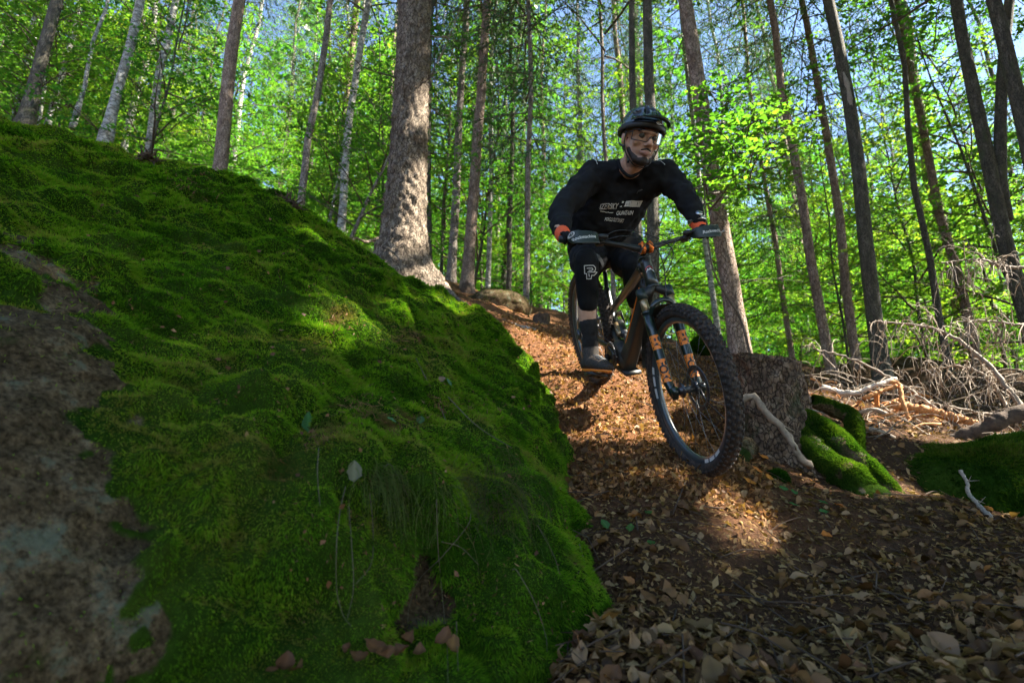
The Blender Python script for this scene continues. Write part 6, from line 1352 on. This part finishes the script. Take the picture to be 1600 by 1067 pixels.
for i in rest:
    k = int(R8.integers(0, 14)); s_ = min(.075, .028 * math.exp(R8.normal(0, .45))); Rm = orient(nn[i], R8.uniform(0, 6.28), R8.normal(0, .45, 3)) * s_; V, Fs, _ = LV[k]; c = pick(DRY, A([R8.uniform(0, 4.9)]))[0]
    mb.add(V @ Rm.T + A([xy[i, 0], xy[i, 1], z[i] + R8.uniform(.003, .02)]), Fs, c)
o = mb.build('leaf_litter', M['dry_leaf']); tag(o, 'carpet of dry brown beech leaves covering the ground', kind='stuff')
# crumbs, needles and chips of the trodden trail
xy, z, nn = scatter_ground(60000, 1.0, 7.0, 1.5, -.12, .98); n = len(xy); c = np.c_[xy, z + R8.uniform(.0, .010, n)]
d_ = R8.normal(0, 1, (n, 3)); d_ -= nn * (d_ * nn).sum(1)[:, None] * .8; L = R8.uniform(.005, .024, n) * np.where(R8.random(n) < .3, 1.6, 1) * np.sqrt(xy[:, 1] / 1.6); Wd = np.where(R8.random(n) < .55, .10, .5) * L
V = leaf_quads(c, d_, nn + R8.normal(0, .5, (n, 3)), L, Wd, .2); col = pick(DRY, R8.uniform(0, 4.9, n))
o = MB().add(V, [np.arange(n * 4).reshape(-1, 4)], np.repeat(col, 4, 0)).build('mulch', M['dry_leaf'], smooth=False); tag(o, 'reddish brown crumbs, needles and bark chips trodden into the trail', kind='stuff')
xt, zt, nt_ = scatter_ground(20000, 2.25, 5.6, 1.2, -.02, .42); n = len(xt); c = np.c_[xt, zt + R8.uniform(0, .016, n)]
d_ = R8.normal(0, 1, (n, 3)); L = R8.uniform(.012, .042, n); Wd = np.where(R8.random(n) < .5, .12, .55) * L
V = leaf_quads(c, d_, nt_ + R8.normal(0, .9, (n, 3)), L, Wd, .25); col = pick(DRY, R8.uniform(.4, 4.9, n)) * A([1.15, 1.0, .9])
o = MB().add(V, [np.arange(n * 4).reshape(-1, 4)], np.repeat(col, 4, 0)).build('trail_litter', M['dry_leaf'], smooth=False); tag(o, 'loose reddish litter of leaf scraps and bark on the sunlit trail behind the bike', kind='stuff')
tw = MB()
for i in range(260):
    (x, y), zz, n_ = xy[i], z[i], nn[i]; a_ = R8.uniform(0, 6.28); d1 = A([math.cos(a_), math.sin(a_), 0]); d1 = nrm(d1 - n_ * (d1 @ n_)); l = R8.uniform(.04, .16); p0 = A([x, y, zz + .008])
    tw.add(*tube(spline([p0 - d1 * l, p0 + R8.normal(0, .006, 3) + n_ * .008, p0 + d1 * l], 5), R8.uniform(.001, .0028), 4, False))
o = tw.build('fallen_twigs', M['wood_rot']); tag(o, 'thin broken twigs lying among the fallen leaves', kind='stuff')
# leaves with a look of their own
def lone_leaf(px, py, col, size, label, group=None, boulder_=False, cat='leaf', curl=.2, lift=.008, spin=None, off=0.0, flat=None):
    if boulder_:
        p, n_ = on_boulder(px, py)
        if p is None: return
        n_ = n_ if n_ @ -nrm(p) > 0 else -n_; p = p + n_ * .012 - nrm(p) * off
    else: p = on_ground(px, py); n_ = ground_n([p[:2]])[1][0]; p = p + n_ * lift
    V, Fs = leaf_shape(int(px * 7 + py), size, .68, curl, .25, .02); Rm = orient(n_ + A([0, -.15, .25]) if flat is None else A(flat), R8.uniform(0, 6.28) if spin is None else spin, R8.normal(0, .15, 3)); vein = np.ones(len(V)); vein[2:40:5] = 1.35
    o = link('fallen_leaf', mesh_data('fallen_leaf', V @ Rm.T, Fs, A(col) * vein[:, None]), M['plant' if col[1] > col[0] else 'dry_leaf'], None, tuple(p)); tag(o, label, cat, group)
lone_leaf(477, 660, (.05, .15, .055), .055, 'large fresh green leaf lying on the moss of the boulder', boulder_=True, spin=.3)
lone_leaf(607, 661, (.07, .18, .08), .030, 'small pale green leaf among needles on the boulder', boulder_=True)
lone_leaf(656, 661, (.045, .11, .04), .040, 'round dull green leaf right of the small pale green one on the boulder', boulder_=True)
lone_leaf(553, 738, (.13, .13, .075), .052, 'pale olive dead leaf above the hanging grass tuft', boulder_=True, spin=.2)
lone_leaf(697, 598, (.08, .18, .09), .034, 'small mint green leaf near the right slope of the boulder', boulder_=True)
lone_leaf(687, 594, (.16, .11, .08), .034, 'pinkish dry leaf beside the small mint green leaf', boulder_=True)
for px, py, g in ((1012, 812, 0), (985, 838, 0), (945, 828, 0), (1238, 782, 1), (1285, 800, 1), (1240, 800, 1), (1288, 812, 1), (1222, 776, 1), (1018, 868, 0)):
    lone_leaf(px, py, (.06, .13, .03) if not g else (.05, .13, .035), .042, ['green fallen leaf on the shaded trail beside the boulder', 'fresh green seedling leaf in front of the mossy roots'][g], ['green leaves on the trail', 'green seedling leaves by the roots'][g], lift=.02)
for px, py in ((1178, 742), (1168, 765), (1190, 722), (1150, 718), (1200, 765), (1270, 765), (1310, 800), (1290, 850)):
    lone_leaf(px, py, (.45, .17, .03), .055, 'bright orange fallen leaf at the foot of the sawn stump', 'orange leaves below the stump', curl=.6, lift=.02)
for px, py in ((425, 1050), (447, 1044), (462, 1050), (545, 1022), (560, 1036), (585, 1016), (598, 1030), (622, 1024), (640, 1002), (655, 1018), (690, 998), (702, 1010)):
    lone_leaf(px, py, tuple(pick(DRY, A([R8.uniform(.7, 2.4)]))[0]), R8.uniform(.022, .046), 'curled dry brown leaf caught along the foot of the boulder', 'dry leaves along the foot of the boulder', True, curl=1.1, off=.02, flat=(R8.normal(0, .3), -.45, 1.0))
# hanging grass and straws on the boulder
def tuft(px, py, n, L, label, cols, spread, width=.00075):
    r = np.random.default_rng(int(px)); p0, n0 = on_boulder(px, py); p0 = P(px, py, 1.5) if p0 is None else p0; root = empty('grass_tuft', p0, label, 'grass'); mb = MB()
    for i in range(n):
        p, n_ = on_boulder(px + r.normal(0, spread), py + r.normal(0, spread * .8))
        if p is None: continue
        n_ = n_ if n_ @ -nrm(p) > 0 else -n_; l = L * r.uniform(.5, 1.2); d_ = nrm(n_ * .8 + A([r.normal(0, .35), 0, .25])); q_ = [p]
        for k in range(9): d_ = nrm(d_ + A([0, 0, -.42]) + r.normal(0, .10, 3)); q_.append(q_[-1] + d_ * l / 9)
        q_ = A(q_)
        for k in range(1, 10):
            h = boulder_bvh.find_nearest(Vector(q_[k])); hn = A(h[1]); hn = hn if hn @ -nrm(p) > 0 else -hn; dd = (q_[k] - A(h[0])) @ hn
            if dd < .006: q_[k] = q_[k] + hn * (.006 - dd + r.uniform(0, .012))
        mb.add(*tube(q_, np.linspace(width, width * .35, 10), 3, False), col=A(cols[int(r.integers(0, len(cols)))]) * r.uniform(.7, 1.2))
    o = mb.build('blades', M['plant'], root); o['kind'] = 'stuff'
GR_ = [(.09, .13, .022), (.12, .13, .03), (.07, .12, .015)]; BRN = [(.11, .09, .03), (.07, .09, .02), (.06, .10, .015), (.12, .085, .04)]
tuft(592, 745, 130, .13, 'yellow green grass tuft hanging over the middle of the boulder', GR_, 17)
tuft(775, 765, 230, .15, 'brownish matted grass hanging over the right end of the boulder', BRN, 34)
tuft(690, 770, 40, .11, 'thin green grass strands between the two hanging tufts', GR_, 22)
def straw(pts, label, r_=.00095):
    q_ = []
    for x, y in pts:
        p, n_ = on_boulder(x, y)
        if p is None: p = on_ground(x, y)
        q_.append(p - nrm(p) * .018)
    o = MB().add(*tube(spline(q_, 24), np.linspace(r_ * 1.2, r_ * .6, 24), 5)).build('dry_straw', M['straw']); tag(o, label, 'straw', 'dry straws on the boulder')
straw([(540, 760), (531, 800), (526, 850), (526, 920), (536, 960), (549, 978)], 'long pale straw curving down below the middle grass tuft')
straw([(545, 790), (550, 860), (552, 920), (543, 965)], 'pale straw hanging parallel just right of the long curving one')
straw([(578, 770), (583, 830), (580, 880), (556, 912)], 'short straw bending back left under the middle grass tuft')
straw([(682, 780), (684, 850), (690, 920), (698, 1000), (700, 1066)], 'straight upright straw right of the bare rock hollow')
straw([(736, 800), (730, 822), (690, 870), (655, 905), (640, 945), (637, 972)], 'long straw slanting down left across the bare rock hollow')
straw([(713, 970), (714, 1000), (716, 1048)], 'short straight straw at the foot of the boulder')
straw([(690, 846), (720, 855), (748, 882)], 'short straw crossing above the bare rock hollow')
straw([(800, 890), (808, 892), (835, 940), (852, 990), (855, 1018)], 'kinked straw on the lower right end of the boulder')
straw([(840, 820), (870, 880), (878, 950)], 'thin green stem running down the right end of the boulder')
straw([(498, 700), (496, 740), (500, 790)], 'short brown stem under the large green leaf')
straw([(600, 730), (612, 728), (640, 780)], 'arched straw beside the pale olive dead leaf')
for pts, lab in (([(895, 828), (930, 845), (975, 870), (1010, 895)], 'thin bare twig slanting down right from the boulder onto the trail'), ([(905, 850), (913, 880), (903, 895)], 'short pale twig hanging at the boulder edge'), ([(700, 620), (745, 665), (800, 700)], 'thin root strand running down the right slope of the boulder'), ([(650, 560), (690, 640), (705, 690)], 'thin curved twig on the needles of the boulder')):
    q_ = []
    for x, y in pts:
        p, n_ = on_boulder(x, y)
        if p is None or p[1] > 3.4: p = on_ground(x, y) + A([0, 0, .012])
        q_.append(p - nrm(p) * .012)
    o = MB().add(*tube(spline(q_, 20), np.linspace(.0020, .0012, 20), 5)).build('dry_twig', M['straw']); tag(o, lab, 'twig')
# dead needles caught in the moss
mb = MB()
for (cx, cy, s_, n) in ((640, 530, 14, 90), (565, 640, 22, 110), (625, 668, 22, 110), (500, 690, 14, 50), (530, 510, 12, 30), (300, 290, 26, 60), (690, 640, 18, 60), (760, 640, 25, 50)):
    for i in range(n):
        p, n_ = on_boulder(cx + R8.normal(0, s_), cy + R8.normal(0, s_ * .6))
        if p is None: continue
        n_ = n_ if n_ @ -nrm(p) > 0 else -n_; d1 = R8.normal(0, 1, 3); d1 = nrm(d1 - n_ * (d1 @ n_) * .8); l = R8.uniform(.008, .026) * (p[1] / 1.6) ** .5; c = p + n_ * .016; s1 = nrm(np.cross(d1, n_)) * .0006 * p[1]
        mb.add(A([c - s1, c + s1, c + d1 * l + s1 * .5, c + d1 * l - s1 * .5]), [A([[0, 1, 2, 3]])], pick(DRY, A([R8.uniform(.5, 3.2)]))[0])
for i in range(1500):
    p, n_ = on_boulder(R8.uniform(120, 900), R8.uniform(280, 1000))
    if p is None or p[1] > 4.5 or spots(p[None], [(40, 600, 1.0, .3), (40, 900, .86, .3)])[0] > .3: continue
    n_ = n_ if n_ @ -nrm(p) > 0 else -n_; d1 = R8.normal(0, 1, 3); d1 = nrm(d1 - n_ * (d1 @ n_) * .8); big_ = R8.random() < .10; l = R8.uniform(.006, .020) * (p[1] / 1.4) ** .5; c = p + n_ * .015; s1 = nrm(np.cross(d1, n_)) * (.0006 * p[1] if not big_ else l * .35)
    mb.add(A([c - s1 * .6, c + d1 * l * .5 + s1 - n_ * .002, c + d1 * l, c + d1 * l * .5 - s1]), [A([[0, 1, 2, 3]])], pick(DRY, A([R8.uniform(.6, 3.6)]))[0])
o = mb.build('needle_litter', M['dry_leaf'], smooth=False); tag(o, 'reddish dead needles caught in the moss of the boulder', kind='stuff')
# dark twig lumps on the boulder crest
for px, py, lab in ((452, 312, 'black broken twig lump on the crest of the boulder'), (232, 243, 'small dark bristly twig tuft on the left crest of the boulder')):
    p, n_ = on_boulder(px, py + 8); mb = MB()
    if p is None: p, n_ = on_boulder(px, py + 30)
    for i in range(60):
        d1 = nrm(R8.normal(0, 1, 3) + A([0, 0, .5])); l = R8.uniform(.04, .11); q_ = [p + R8.normal(0, .02, 3)]
        for k in range(4): d1 = nrm(d1 + R8.normal(0, .3, 3)); q_.append(q_[-1] + d1 * l / 4)
        mb.add(*tube(A(q_), [.005, .0045, .004, .003, .002], 4, False))
    o = mb.build('twig_clump', M['wood_rot']); tag(o, lab, 'twigs')
